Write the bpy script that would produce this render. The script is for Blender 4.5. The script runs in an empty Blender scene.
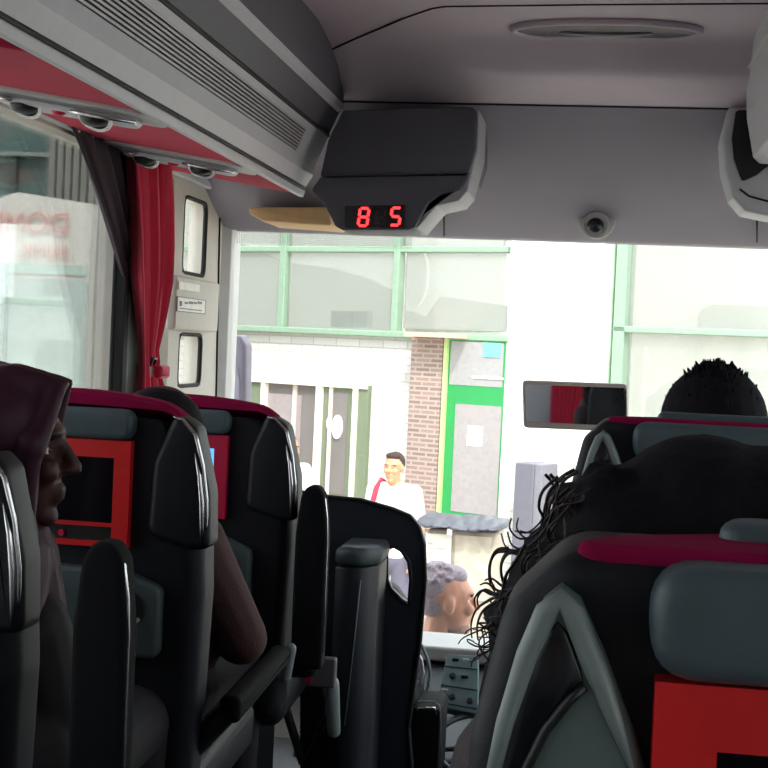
import bpy, bmesh, math, random
from mathutils import Vector, Matrix
random.seed(7)
sc = bpy.context.scene
COL = sc.collection
PI = math.pi
# ------------------------------------------------------------------ camera
F = 1400.0
EYE = Vector((0, 0, 1.25))
PSI, PIT, ROL = math.radians(8.59), math.radians(1.56), math.radians(2.6)
fwd = Vector((-math.sin(PSI) * math.cos(PIT), math.cos(PSI) * math.cos(PIT), -math.sin(PIT)))
r0 = Vector((math.cos(PSI), math.sin(PSI), 0))
u0 = r0.cross(fwd)
RT = r0 * math.cos(ROL) + u0 * math.sin(ROL)
UP = -r0 * math.sin(ROL) + u0 * math.cos(ROL)
cam = bpy.data.cameras.new('camera')
cam.sensor_width = 36
cam.lens = F / 768 * 36
cam.clip_start = 0.05
cam.clip_end = 300
camo = bpy.data.objects.new('camera', cam)
COL.objects.link(camo)
M = Matrix((RT, UP, -fwd)).transposed().to_4x4()
M.translation = EYE
camo.matrix_world = M
sc.camera = camo


def ray(u, v):
    return fwd * F + RT * (u - 384) + UP * (384 - v)


def atY(u, v, Y):
    d = ray(u, v)
    return EYE + d * ((Y - EYE.y) / d.y)


def atX(u, v, X):
    d = ray(u, v)
    return EYE + d * ((X - EYE.x) / d.x)


def atZ(u, v, Z):
    d = ray(u, v)
    return EYE + d * ((Z - EYE.z) / d.z)


# ------------------------------------------------------------------ world, sun, exposure
w = bpy.data.worlds.new('world')
sc.world = w
w.use_nodes = True
nt = w.node_tree
bg = nt.nodes['Background']
tc = nt.nodes.new('ShaderNodeTexCoord')
sx = nt.nodes.new('ShaderNodeSeparateXYZ')
cr = nt.nodes.new('ShaderNodeValToRGB')
cr.color_ramp.elements[0].position = 0.45
cr.color_ramp.elements[0].color = (0.55, 0.55, 0.53, 1)
cr.color_ramp.elements[1].position = 0.75
cr.color_ramp.elements[1].color = (0.86, 0.93, 1.0, 1)
mp = nt.nodes.new('ShaderNodeMapRange')
mp.inputs[1].default_value = -1
nt.links.new(tc.outputs['Generated'], sx.inputs[0])
nt.links.new(sx.outputs['Z'], mp.inputs[0])
nt.links.new(mp.outputs[0], cr.inputs[0])
nt.links.new(cr.outputs[0], bg.inputs[0])
bg.inputs[1].default_value = 2.0
sl = bpy.data.lights.new('sun', 'SUN')
sl.energy = 1.6
sl.angle = math.radians(4)
sl.color = (1.0, 0.96, 0.9)
so = bpy.data.objects.new('sun', sl)
COL.objects.link(so)
so.rotation_euler = Vector((-0.12, 0.62, -0.8)).to_track_quat('-Z', 'Y').to_euler()
vs = sc.view_settings
vs.view_transform = 'Standard'
vs.look = 'None'
vs.gamma = 1
vs.exposure = 1.5
try:
    vs.use_curve_mapping = False
except Exception:
    pass
sc.cycles.use_denoising = True
sc.cycles.max_bounces = 10
sc.cycles.diffuse_bounces = 6
sc.cycles.transparent_max_bounces = 16


# ------------------------------------------------------------------ materials
def lin(c):
    return tuple(((x / 255) / 12.92 if x / 255 <= 0.04045 else ((x / 255 + 0.055) / 1.055) ** 2.4) for x in c) + (1,)


MATS = {}


def mat(name, rgb, rough=0.5, metal=0.0, var=0.08, vscale=30, bump=0.0, bscale=200, spec=0.5, sheen=0, coat=0):
    if name in MATS:
        return MATS[name]
    m = bpy.data.materials.new(name)
    m.use_nodes = True
    t = m.node_tree
    b = t.nodes['Principled BSDF']
    b.inputs['Roughness'].default_value = rough
    b.inputs['Metallic'].default_value = metal
    b.inputs['Specular IOR Level'].default_value = spec
    b.inputs['Sheen Weight'].default_value = sheen
    b.inputs['Coat Weight'].default_value = coat
    c = lin(rgb)
    tcn = t.nodes.new('ShaderNodeTexCoord')
    nz = t.nodes.new('ShaderNodeTexNoise')
    nz.inputs['Scale'].default_value = vscale
    nz.inputs['Detail'].default_value = 4
    t.links.new(tcn.outputs['Object'], nz.inputs['Vector'])
    rp = t.nodes.new('ShaderNodeValToRGB')
    rp.color_ramp.elements[0].position = 0.3
    rp.color_ramp.elements[1].position = 0.7
    rp.color_ramp.elements[0].color = tuple(x * (1 - var) for x in c[:3]) + (1,)
    rp.color_ramp.elements[1].color = tuple(min(1, x * (1 + var)) for x in c[:3]) + (1,)
    t.links.new(nz.outputs['Fac'], rp.inputs[0])
    t.links.new(rp.outputs[0], b.inputs['Base Color'])
    if bump:
        n2 = t.nodes.new('ShaderNodeTexNoise')
        n2.inputs['Scale'].default_value = bscale
        t.links.new(tcn.outputs['Object'], n2.inputs['Vector'])
        bp = t.nodes.new('ShaderNodeBump')
        bp.inputs['Strength'].default_value = bump
        bp.inputs['Distance'].default_value = 0.002
        t.links.new(n2.outputs['Fac'], bp.inputs['Height'])
        t.links.new(bp.outputs[0], b.inputs['Normal'])
    MATS[name] = m
    return m


def glass(name, tint, refl=0.5, haze=0.0, hazecol=(200, 205, 200)):
    m = bpy.data.materials.new(name)
    m.use_nodes = True
    t = m.node_tree
    t.nodes.remove(t.nodes['Principled BSDF'])
    out = [n for n in t.nodes if n.type == 'OUTPUT_MATERIAL'][0]
    tr = t.nodes.new('ShaderNodeBsdfTransparent')
    tr.inputs[0].default_value = tuple(tint) + (1,)
    gl = t.nodes.new('ShaderNodeBsdfGlossy')
    gl.inputs['Roughness'].default_value = 0.02
    fr = t.nodes.new('ShaderNodeFresnel')
    fr.inputs[0].default_value = 1.45
    mu = t.nodes.new('ShaderNodeMath')
    mu.operation = 'MULTIPLY'
    mu.inputs[1].default_value = refl
    t.links.new(fr.outputs[0], mu.inputs[0])
    mx = t.nodes.new('ShaderNodeMixShader')
    t.links.new(mu.outputs[0], mx.inputs[0])
    t.links.new(tr.outputs[0], mx.inputs[1])
    t.links.new(gl.outputs[0], mx.inputs[2])
    last = mx
    if haze > 0:
        df = t.nodes.new('ShaderNodeBsdfDiffuse')
        df.inputs[0].default_value = lin(hazecol)
        m2 = t.nodes.new('ShaderNodeMixShader')
        m2.inputs[0].default_value = haze
        t.links.new(mx.outputs[0], m2.inputs[1])
        t.links.new(df.outputs[0], m2.inputs[2])
        last = m2
    t.links.new(last.outputs[0], out.inputs[0])
    return m


def emit(name, rgb, s):
    m = bpy.data.materials.new(name)
    m.use_nodes = True
    b = m.node_tree.nodes['Principled BSDF']
    b.inputs['Base Color'].default_value = lin(rgb)
    b.inputs['Emission Color'].default_value = lin(rgb)
    b.inputs['Emission Strength'].default_value = s
    return m


def brickmat(name, c1, c2, mortar, bw, bh, ms=0.012):
    m = bpy.data.materials.new(name)
    m.use_nodes = True
    t = m.node_tree
    b = t.nodes['Principled BSDF']
    b.inputs['Roughness'].default_value = 0.9
    tcn = t.nodes.new('ShaderNodeTexCoord')
    mpg = t.nodes.new('ShaderNodeMapping')
    mpg.inputs['Rotation'].default_value = (PI / 2, 0, 0)
    br = t.nodes.new('ShaderNodeTexBrick')
    br.inputs['Scale'].default_value = 1
    br.inputs['Brick Width'].default_value = bw
    br.inputs['Row Height'].default_value = bh
    br.inputs['Mortar Size'].default_value = ms
    br.inputs['Color1'].default_value = lin(c1)
    br.inputs['Color2'].default_value = lin(c2)
    br.inputs['Mortar'].default_value = lin(mortar)
    t.links.new(tcn.outputs['Object'], mpg.inputs[0])
    t.links.new(mpg.outputs[0], br.inputs[0])
    t.links.new(br.outputs[0], b.inputs['Base Color'])
    return m


LEATHER = mat('black_leather', (19, 20, 28), 0.55, bump=0.15, bscale=350, spec=0.3)
MATTE = mat('matte_black_upholstery', (13, 13, 17), 0.85, spec=0.2)
SHELL = mat('charcoal_shell', (18, 20, 27), 0.5, spec=0.3)
PADGREY = mat('grey_vinyl_pad', (66, 80, 86), 0.5, bump=0.1)
TRAYGREY = mat('grey_tray_plastic', (66, 76, 78), 0.5)
REDCLOTH = mat('magenta_red_fabric', (132, 16, 62), 0.95, bump=0.3, bscale=500, spec=0.08)
SOFFIT = mat('crimson_soffit_fabric', (176, 24, 62), 0.9, bump=0.3, bscale=400, vscale=8)
BEZEL = mat('red_plastic_bezel', (214, 26, 30), 0.4)
BEZELP = mat('magenta_plastic_bezel', (190, 20, 66), 0.4)
SCREEN = mat('dark_screen', (12, 10, 14), 0.12)
BLACKP = mat('black_plastic', (18, 19, 22), 0.45)
CHROME = mat('satin_chrome', (205, 205, 208), 0.22, metal=1.0, var=0.02)
SILVER = mat('silver_grey_plastic', (124, 134, 133), 0.38)
RACKL = mat('pale_grey_plastic', (188, 188, 194), 0.5, var=0.03)
RACKD = mat('dark_grey_plastic', (92, 90, 98), 0.6, var=0.04)
CEILM = mat('taupe_grey_headliner', (196, 182, 192), 0.9, bump=0.15, bscale=600, var=0.03, vscale=5)
FASC = mat('grey_fascia_plastic', (142, 136, 147), 0.75, var=0.03, vscale=5)
BOXD = mat('slate_box_plastic', (74, 72, 82), 0.6, var=0.03)
LIGHTG = mat('light_grey_plastic', (176, 174, 172), 0.5, var=0.03)
SEAM = mat('black_rubber_seam', (16, 15, 17), 0.8)
FLOORM = mat('grey_speckled_vinyl', (26, 26, 30), 0.6, var=0.3, vscale=120)
WALLG = mat('warm_grey_wall_trim', (190, 184, 174), 0.6, var=0.03)
CURT = mat('crimson_curtain_cloth', (196, 14, 58), 0.8, sheen=0.3, bump=0.2, bscale=600)
CURT_SHADE = mat('shaded_curtain_cloth', (42, 24, 36), 0.85, bump=0.2, bscale=600)
G_FRONT = glass('windscreen_glass', (0.97, 0.985, 0.975), 0.25, 0.05)  # slight diffuse haze in the glass imitates bloom from bright daylight
G_SIDE = glass('tinted_side_glass', (0.73, 0.75, 0.75), 0.7)
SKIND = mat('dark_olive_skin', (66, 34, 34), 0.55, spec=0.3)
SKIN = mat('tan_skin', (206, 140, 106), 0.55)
HAIRB = mat('black_hair', (18, 15, 22), 0.8, var=0.3, vscale=120, bump=0.4, bscale=180, spec=0.15)
HAIRG = mat('greying_hair', (134, 118, 128), 0.7, var=0.35, vscale=160, bump=0.8, bscale=200)


# ------------------------------------------------------------------ mesh helpers
class MB:
    def __init__(s):
        s.v = []
        s.f = []
        s.sm = []

    def add(s, vs, fs, smooth=False):
        n = len(s.v)
        s.v += [Vector(p) for p in vs]
        s.f += [tuple(i + n for i in f) for f in fs]
        s.sm += [smooth] * len(fs)
        return s

    def box(s, a, b, rot=None, piv=None):
        x0, y0, z0 = a
        x1, y1, z1 = b
        vs = [Vector(p) for p in ((x0, y0, z0), (x1, y0, z0), (x1, y1, z0), (x0, y1, z0), (x0, y0, z1), (x1, y0, z1), (x1, y1, z1), (x0, y1, z1))]
        if rot is not None:
            c = Vector(piv) if piv is not None else sum(vs, Vector()) / 8
            vs = [c + rot @ (p - c) for p in vs]
        return s.add(vs, [(0, 3, 2, 1), (4, 5, 6, 7), (0, 1, 5, 4), (1, 2, 6, 5), (2, 3, 7, 6), (3, 0, 4, 7)])

    def prism(s, pts, d0, d1, fn, smooth=False):
        """2-D outline swept between depths d0 and d1; fn(a,b,d) -> point"""
        n = len(pts)
        vs = [fn(a, b, d0) for a, b in pts] + [fn(a, b, d1) for a, b in pts]
        s.add(vs, [tuple(range(n)), tuple(range(2 * n - 1, n - 1, -1))])
        m = len(s.v) - 2 * n
        for i in range(n):
            j = (i + 1) % n
            s.f.append((m + i, m + n + i, m + n + j, m + j))
            s.sm.append(smooth)
        return s

    def pillow(s, pts, d0, d1, r, fn, k=4):
        """outline swept between d0 and d1 with rounded rims of radius r at both ends"""
        n = len(pts)
        P = [Vector(p) for p in pts]
        area = sum(P[i].x * P[(i + 1) % n].y - P[(i + 1) % n].x * P[i].y for i in range(n))
        sg = 1 if area > 0 else -1
        N = []
        for i in range(n):
            e1 = (P[i] - P[i - 1])
            e2 = (P[(i + 1) % n] - P[i])
            e = (e1.normalized() + e2.normalized())
            if e.length < 1e-6:
                e = e2
            e.normalize()
            N.append(Vector((-e.y, e.x)) * sg)
        rings = []
        q = 1 if d1 > d0 else -1
        for t in range(k + 1):
            a = PI / 2 * t / k
            rings.append((r * (1 - math.sin(a)), d0 + q * r * (1 - math.cos(a))))
        for t in range(k, -1, -1):
            a = PI / 2 * t / k
            rings.append((r * (1 - math.sin(a)), d1 - q * r * (1 - math.cos(a))))
        vs = []
        for ins, d in rings:
            for i in range(n):
                c = P[i] + N[i] * ins
                vs.append(fn(c.x, c.y, d))
        fs = []
        R = len(rings)
        for a in range(R - 1):
            for i in range(n):
                j = (i + 1) % n
                fs.append((a * n + i, (a + 1) * n + i, (a + 1) * n + j, a * n + j))
        m = len(s.v)
        s.add(vs, fs, True)
        s.add([], [])
        s.f.append(tuple(m + i for i in range(n)))
        s.sm.append(True)
        s.f.append(tuple(m + (R - 1) * n + i for i in range(n - 1, -1, -1)))
        s.sm.append(True)
        return s

    def tube(s, pts, r, k=8, closed=False, caps=True):
        pts = [Vector(p) for p in pts]
        n = len(pts)
        rs = r if isinstance(r, (list, tuple)) else [r] * n
        vs = []
        prev = None
        for i, p in enumerate(pts):
            if closed:
                t = pts[(i + 1) % n] - pts[i - 1]
            else:
                t = pts[min(i + 1, n - 1)] - pts[max(i - 1, 0)]
            t.normalize()
            if prev is None:
                h = Vector((0, 0, 1)) if abs(t.z) < 0.9 else Vector((1, 0, 0))
                a = t.cross(h).normalized()
            else:
                a = (prev - t * prev.dot(t))
                a = a.normalized() if a.length > 1e-6 else t.orthogonal().normalized()
            prev = a
            b = t.cross(a)
            for j in range(k):
                g = 2 * PI * j / k
                vs.append(p + (a * math.cos(g) + b * math.sin(g)) * rs[i])
        fs = []
        for i in range(n if closed else n - 1):
            i2 = (i + 1) % n
            for j in range(k):
                j2 = (j + 1) % k
                fs.append((i * k + j, i * k + j2, i2 * k + j2, i2 * k + j))
        if not closed and caps:
            fs.append(tuple(range(k - 1, -1, -1)))
            fs.append(tuple((n - 1) * k + j for j in range(k)))
        return s.add(vs, fs, True)

    def ell(s, c, r, R=None, nu=16, nv=10):
        c = Vector(c)
        if not isinstance(r, (tuple, list)):
            r = (r, r, r)
        vs = []
        for i in range(nv + 1):
            th = PI * i / nv
            for j in range(nu):
                ph = 2 * PI * j / nu
                p = Vector((r[0] * math.sin(th) * math.cos(ph), r[1] * math.sin(th) * math.sin(ph), r[2] * math.cos(th)))
                vs.append(c + (R @ p if R is not None else p))
        fs = []
        for i in range(nv):
            for j in range(nu):
                j2 = (j + 1) % nu
                fs.append((i * nu + j, (i + 1) * nu + j, (i + 1) * nu + j2, i * nu + j2))
        return s.add(vs, fs, True)

    def cap(s, p, q, r1, r2, k=12):
        """tapered capsule"""
        p, q = Vector(p), Vector(q)
        t = (q - p)
        L = t.length or 1e-6
        t = t / L
        pts, rs = [], []
        for i in range(5):
            a = PI / 2 * (1 - i / 4)
            pts.append(p - t * r1 * math.sin(a))
            rs.append(max(r1 * math.cos(a), 1e-4))
        for i in range(5):
            a = PI / 2 * i / 4
            pts.append(q + t * r2 * math.sin(a))
            rs.append(max(r2 * math.cos(a), 1e-4))
        return s.tube(pts, rs, k)

    def disc(s, c, n, r, th, k=24, hole=0):
        """flat cylinder with axis n"""
        n = Vector(n).normalized()
        a = n.orthogonal().normalized()
        b = n.cross(a)
        c = Vector(c)
        rings = []
        for d in (0, th):
            rings.append([c + n * d + (a * math.cos(2 * PI * i / k) + b * math.sin(2 * PI * i / k)) * r for i in range(k)])
        if hole:
            for d in (th, 0):
                rings.append([c + n * d + (a * math.cos(2 * PI * i / k) + b * math.sin(2 * PI * i / k)) * hole for i in range(k)])
            vs = sum(rings, [])
            fs = []
            for q in range(4):
                for i in range(k):
                    fs.append((q * k + i, q * k + (i + 1) % k, ((q + 1) % 4) * k + (i + 1) % k, ((q + 1) % 4) * k + i))
            return s.add(vs, fs)
        vs = sum(rings, [])
        fs = [tuple(range(k - 1, -1, -1)), tuple(range(k, 2 * k))]
        for i in range(k):
            fs.append((i, (i + 1) % k, k + (i + 1) % k, k + i))
        return s.add(vs, fs)

    def build(s, name, m, parent=None, bevel=0, remesh=0, smooth_it=0, sub=0):
        me = bpy.data.meshes.new(name)
        o = (Vector(parent['_org']) if parent is not None else (Vector((0, 0, 0))))
        if parent is None and s.v:
            xs = [p.x for p in s.v]
            ys = [p.y for p in s.v]
            o = Vector(((min(xs) + max(xs)) / 2, (min(ys) + max(ys)) / 2, min(p.z for p in s.v)))
        me.from_pydata([tuple(p - o) for p in s.v], [], s.f)
        me.update()
        for i, p in enumerate(me.polygons):
            p.use_smooth = s.sm[i]
        bm = bmesh.new()
        bm.from_mesh(me)
        bmesh.ops.recalc_face_normals(bm, faces=bm.faces)
        bm.to_mesh(me)
        bm.free()
        me.materials.append(m)
        ob = bpy.data.objects.new(name, me)
        COL.objects.link(ob)
        ob['_org'] = tuple(o)
        if parent is not None:
            ob.parent = parent
        else:
            ob.location = o
        if bevel:
            md = ob.modifiers.new('bevel', 'BEVEL')
            md.width = bevel
            md.segments = 3
            md.limit_method = 'ANGLE'
            for p in me.polygons:
                p.use_smooth = True
            wn = ob.modifiers.new('wn', 'WEIGHTED_NORMAL')
            wn.keep_sharp = False
        if remesh:
            md = ob.modifiers.new('r', 'REMESH')
            md.mode = 'VOXEL'
            md.voxel_size = remesh
            md.use_smooth_shade = True
            if smooth_it:
                sm = ob.modifiers.new('s', 'SMOOTH')
                sm.iterations = smooth_it
                sm.factor = 0.6
            dg = bpy.context.evaluated_depsgraph_get()
            ev = ob.evaluated_get(dg)
            nm = bpy.data.meshes.new_from_object(ev)
            ob.modifiers.clear()
            ob.data = nm
            if not nm.materials:
                nm.materials.append(m)
            for p in nm.polygons:
                p.use_smooth = True
        if sub:
            md = ob.modifiers.new('sub', 'SUBSURF')
            md.levels = sub
            md.render_levels = sub
        return ob


def thing(name, label, cat, loc, group=None, kind=None):
    o = bpy.data.objects.new(name, None)
    COL.objects.link(o)
    o.location = loc
    o.empty_display_size = 0.1
    o['_org'] = tuple(loc)
    o['label'] = label
    o['category'] = cat
    if group:
        o['group'] = group
    return o


def tag(o, label, cat, group=None, kind=None):
    o['label'] = label
    o['category'] = cat
    if group:
        o['group'] = group
    if kind:
        o['kind'] = kind
    return o


def struct(o, label=None):
    o['kind'] = 'structure'
    if label:
        o['label'] = label
    return o


def fillet(pts, rs, seg=6):
    """polygon with rounded corners"""
    n = len(pts)
    out = []
    for i in range(n):
        p = Vector(pts[i])
        r = rs[i] if isinstance(rs, (list, tuple)) else rs
        a = Vector(pts[i - 1])
        b = Vector(pts[(i + 1) % n])
        if r <= 0:
            out.append((p.x, p.y))
            continue
        d1 = (a - p)
        d2 = (b - p)
        l1, l2 = d1.length, d2.length
        d1.normalize()
        d2.normalize()
        ang = d1.angle(d2)
        if ang > PI - 0.02:
            out.append((p.x, p.y))
            continue
        t = min(r / math.tan(ang / 2), l1 * 0.49, l2 * 0.49)
        p1 = p + d1 * t
        p2 = p + d2 * t
        for k in range(seg + 1):
            s = k / seg
            q = p1 * (1 - s) ** 2 + p * 2 * s * (1 - s) + p2 * s * s
            out.append((q.x, q.y))
    return out


# ================================================================== THE BUS SHELL (structure)
XL, XR = -1.25, 1.16
YB, YF = -3.6, 4.62
struct(MB().box((XL, YB, -0.06), (XR, 4.3, 0)).build('floor', FLOORM))
b = MB()


def wallbox(x0, x1, holes, y0, y1, z0, z1, b):
    """wall slab with rectangular openings, each (ya,yb,za,zb), openings in separate y bands"""
    ys = [y0]
    for h in holes:
        ys += [h[0], h[1]]
    ys.append(y1)
    for i in range(0, len(ys), 2):
        if ys[i + 1] > ys[i]:
            b.box((x0, ys[i], z0), (x1, ys[i + 1], z1))
    for ya, yb, segs in holes:
        z = z0
        for za, zb in segs:
            b.box((x0, ya, z), (x1, yb, za))
            z = zb
        b.box((x0, ya, z), (x1, yb, z1))


py = lambda u, v=300: atX(u, v, XL).y
ZT = atX(213, 191, XL + 0.02).z - 0.004
pz = lambda u, v: atX(u, v, XL).z
yA = py(117)
yC0, yC1 = py(138), py(170)
yP0, yP1 = py(181), py(204)
zt = pz(190, 197)
HL = [(-3.4, -1.8, [(0.8, ZT)]), (-1.65, -0.05, [(0.8, ZT)]), (0.1, 1.7, [(0.8, ZT)]), (1.85, yA, [(0.8, ZT)]),
      (yC0, yC1, [(0.8, ZT)]), (yP0, yP1, [(pz(190, 386), pz(190, 334)), (pz(190, 274), pz(190, 197))])]
wallbox(XL - 0.06, XL, HL, YB, 4.72, -0.06, 2.1, b)
struct(b.build('wall_left', WALLG))
b = MB()
HR = [(-3.4, -1.8, [(0.8, ZT)]), (-1.65, -0.05, [(0.8, ZT)]), (0.1, 1.7, [(0.8, ZT)]), (1.85, 4.2, [(0.8, ZT)])]
wallbox(XR, XR + 0.06, HR, YB, 4.72, -0.06, 2.1, b)
struct(b.build('wall_right', WALLG))
struct(MB().box((XL, YB - 0.06, -0.06), (XR, YB, 2.1)).build('wall_back', RACKL))
# side glass panes
k = 1
for h in HL[:5]:
    struct(MB().box((XL - 0.045, h[0] - 0.01, 0.79), (XL - 0.035, h[1] + 0.01, 1.75)).build('window_%d' % k, G_SIDE))
    k += 1
h = HL[5]
for za, zb in h[2]:
    struct(MB().box((XL - 0.045, h[0] - 0.005, za - 0.005), (XL - 0.035, h[1] + 0.005, zb + 0.005)).build('window_%d' % k, G_FRONT))
    k += 1
for h in HR:
    struct(MB().box((XR + 0.035, h[0] - 0.01, 0.79), (XR + 0.045, h[1] + 0.01, 1.75)).build('window_%d' % k, G_SIDE))
    k += 1
# black window seals round the visible openings
b = MB()
for (ya, yb, za, zb) in [(1.85, yA, 0.8, 1.74), (yP0, yP1, pz(190, 386), pz(190, 334)), (yP0, yP1, pz(190, 274), pz(190, 197))]:
    pts = fillet([(ya, za), (yb, za), (yb, zb), (ya, zb)], 0.035)
    b.tube([(XL - 0.006, p[0], p[1]) for p in pts], 0.008, 6, closed=True)
struct(b.build('trim_1', SEAM))

# ceiling with front step, swept across the bus
stp = [atY(600, 50, 3.58), atY(600, 88, 3.74), atY(600, 96, 3.8), atY(600, 106, 3.92)]
E_ = (stp[3].y, stp[3].z)
profA = [(YB, 2.07), (3.50, 2.07), (3.58, 2.069), (3.62, 2.064), (3.65, 2.050), (3.675, 2.020), (3.70, 1.990), (3.73, 1.976), (3.80, 1.970), E_]
profB = [(YB, 2.07), (3.50, 2.07), (3.58, 2.060), (3.62, 2.054), (3.65, 2.049), (3.675, 2.045), (3.70, 2.040), (3.73, 2.030), (3.80, 2.010), E_]
XC0, XC1 = -1.25, 1.16


def cove(x):
    t = min(1, max(0, (x + 0.62) / 0.38))
    return t * t * (3 - 2 * t)


def ceil_z(x, y):
    k_ = cove(x)
    for i in range(len(profA) - 1):
        if profA[i][0] <= y <= profA[i + 1][0]:
            f_ = (y - profA[i][0]) / (profA[i + 1][0] - profA[i][0])
            za = profA[i][1] + (profA[i + 1][1] - profA[i][1]) * f_
            zb_ = profB[i][1] + (profB[i + 1][1] - profB[i][1]) * f_
            return zb_ + (za - zb_) * k_
    return 2.07


def on_ceiling(u, v):
    d = ray(u, v)
    t = 0.0
    while True:
        t += 0.002
        p = EYE + d * (t / F * 1.0)
        if p.z > ceil_z(p.x, p.y) or p.y > E_[0]:
            return p


b = MB()
xs_ = [XC0 + (XC1 - XC0) * i / 48 for i in range(49)]
grid = [(x, y, ceil_z(x, y)) for y, _ in profA for x in xs_]
fs_ = []
for i in range(len(profA) - 1):
    for j in range(48):
        a_i = i * 49 + j
        fs_.append((a_i, a_i + 1, a_i + 50, a_i + 49))
b.add(grid, fs_, True)
o = b.box((XC0, YB, 2.10), (XC1, 4.72, 2.16)).build('ceiling', CEILM)
struct(o)
# front fascia above the windscreen
fa = stp[3]
fb = atY(600, 241, 4.55)
b = MB()
fp = []
for i in range(17):
    t = i / 16
    bul = 0.022 * math.sin(PI * t)
    fp.append((fa.y + (fb.y - fa.y) * t - bul * 0.5, fa.z + (fb.z - fa.z) * t - bul * 0.75))
fp += [(fb.y + 0.012, fb.z - 0.002), (fb.y + 0.03, fb.z)]
vs_ = [(x, p[0], p[1]) for p in fp for x in (XC0, XC1)]
b.add(vs_, [(2 * i, 2 * i + 1, 2 * i + 3, 2 * i + 2) for i in range(len(fp) - 1)], True)
b.box((XC0, fb.y + 0.03, fb.z), (XC1, 4.66, 2.1))
o = b.build('trim_2', FASC)
struct(o)
# seams: ceiling hatch outline and fascia joints
b = MB()
sp = [on_ceiling(p[0], p[1]) for p in [(262, 12), (282, 50), (290, 60), (297, 63), (308, 61), (330, 50), (356, 38), (380, 28), (406, 17), (432, 8), (445, 6), (600, 4), (768, 3)]]
b.tube([(p.x, p.y, p.z - 0.001) for p in sp], 0.0028, 5)
b.tube([(-0.8, fa.y + 0.0, fa.z - 0.001), (0.42, fa.y, fa.z - 0.001)], 0.0035, 5)


def on_fascia(u, v):
    d = ray(u, v)
    y0, z0, y1, z1 = fa.y - 0.011, fa.z - 0.0165, fb.y - 0.011, fb.z - 0.0165
    nn = Vector((0, -(z1 - z0), (y1 - y0)))
    t = (Vector((0, y0, z0)) - EYE).dot(nn) / d.dot(nn)
    return EYE + d * t


for (ua, va, ub, vb) in [(444, 205, 444, 236), (757, 216, 757, 242)]:
    b.tube([on_fascia(ua, va), on_fascia(ub, vb)], 0.003, 5)
struct(b.build('trim_3', SEAM))

# A pillar and header rail
b = MB()
pa, pb_ = atY(238, 205, 4.62), atY(228, 400, 4.62)
b.prism(fillet([(XL - 0.02, 4.50), (pa.x, 4.56), (pa.x - 0.005, 4.70), (XL - 0.02, 4.74)], 0.012), 0.2, 1.72, lambda a, c, d: Vector((a, c, d)))
struct(b.build('trim_4', LIGHTG))
b = MB()
b.box((XR - 0.05, 4.5, 0.2), (XR + 0.02, 4.74, 1.72))
struct(b.build('trim_5', LIGHTG))
b = MB()
hz = pz(150, 160)
zr = atX(213, 190, XL + 0.02).z
b.box((XL - 0.0, YB, zr - 0.0), (XL + 0.022, 4.55, zr + 0.05))
struct(b.build('trim_6', RACKL, bevel=0.006))
b = MB()
for u in (219,):
    b.tube([atX(u + 1, 205, XL + 0.002), atX(u - 3, 400, XL + 0.002)], 0.004, 5)
struct(b.build('trim_7', SEAM))
# pillar at the window/curtain joint
b = MB()
b.box((XL - 0.005, yA + 0.015, 0.5), (XL + 0.02, yC0 + 0.01, 1.74))
struct(b.build('trim_8', mat('grey_green_pillar', (112, 118, 112), 0.5), bevel=0.008))
b = MB()
b.box((XL - 0.005, yA - 0.005, 0.5), (XL + 0.024, yA + 0.03, 1.74))
struct(b.build('trim_9', SEAM, bevel=0.004))
# windscreen
sill = atY(445, 637, 4.68)
b = MB()
b.add([(XL, 4.58, fb.z + 0.02), (XR, 4.58, fb.z + 0.02), (XR, 4.74, sill.z - 0.05), (XL, 4.74, sill.z - 0.05),
       (XL, 4.59, fb.z + 0.02), (XR, 4.59, fb.z + 0.02), (XR, 4.75, sill.z - 0.05), (XL, 4.75, sill.z - 0.05)],
      [(0, 1, 2, 3), (7, 6, 5, 4), (0, 4, 5, 1), (1, 5, 6, 2), (2, 6, 7, 3), (3, 7, 4, 0)])
struct(b.build('window_30', G_FRONT))
# dotted black frit band along the top of the windscreen
m = bpy.data.materials.new('dotted_frit')
m.use_nodes = True
t = m.node_tree
vor = t.nodes.new('ShaderNodeTexVoronoi')
vor.inputs['Scale'].default_value = 170
vor.inputs['Randomness'].default_value = 0.15
tcn = t.nodes.new('ShaderNodeTexCoord')
t.links.new(tcn.outputs['Object'], vor.inputs['Vector'])
ma = t.nodes.new('ShaderNodeMath')
ma.operation = 'LESS_THAN'
ma.inputs[1].default_value = 0.28
t.links.new(vor.outputs['Distance'], ma.inputs[0])
pb = t.nodes['Principled BSDF']
pb.inputs['Base Color'].default_value = lin((60, 60, 60))
t.links.new(ma.outputs[0], pb.inputs['Alpha'])
b = MB()
z1 = fb.z + 0.03
b.box((XL + 0.04, 4.572, z1 - 0.075), (-0.62, 4.574, z1))
struct(b.build('trim_10', m))
b = MB()
b.box((-0.6, 4.572, z1 - 0.035), (-0.34, 4.574, z1))
struct(b.build('trim_11', m))
# front wall below the windscreen
b = MB()
b.box((XL, 4.66, -0.6), (XR, 4.76, sill.z - 0.03))
struct(b.build('wall_front', BLACKP))
b = MB()
b.box((XL + 0.02, 4.52, sill.z - 0.05), (XR - 0.02, 4.76, sill.z))
struct(b.build('trim_12', LIGHTG, bevel=0.012))

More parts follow.
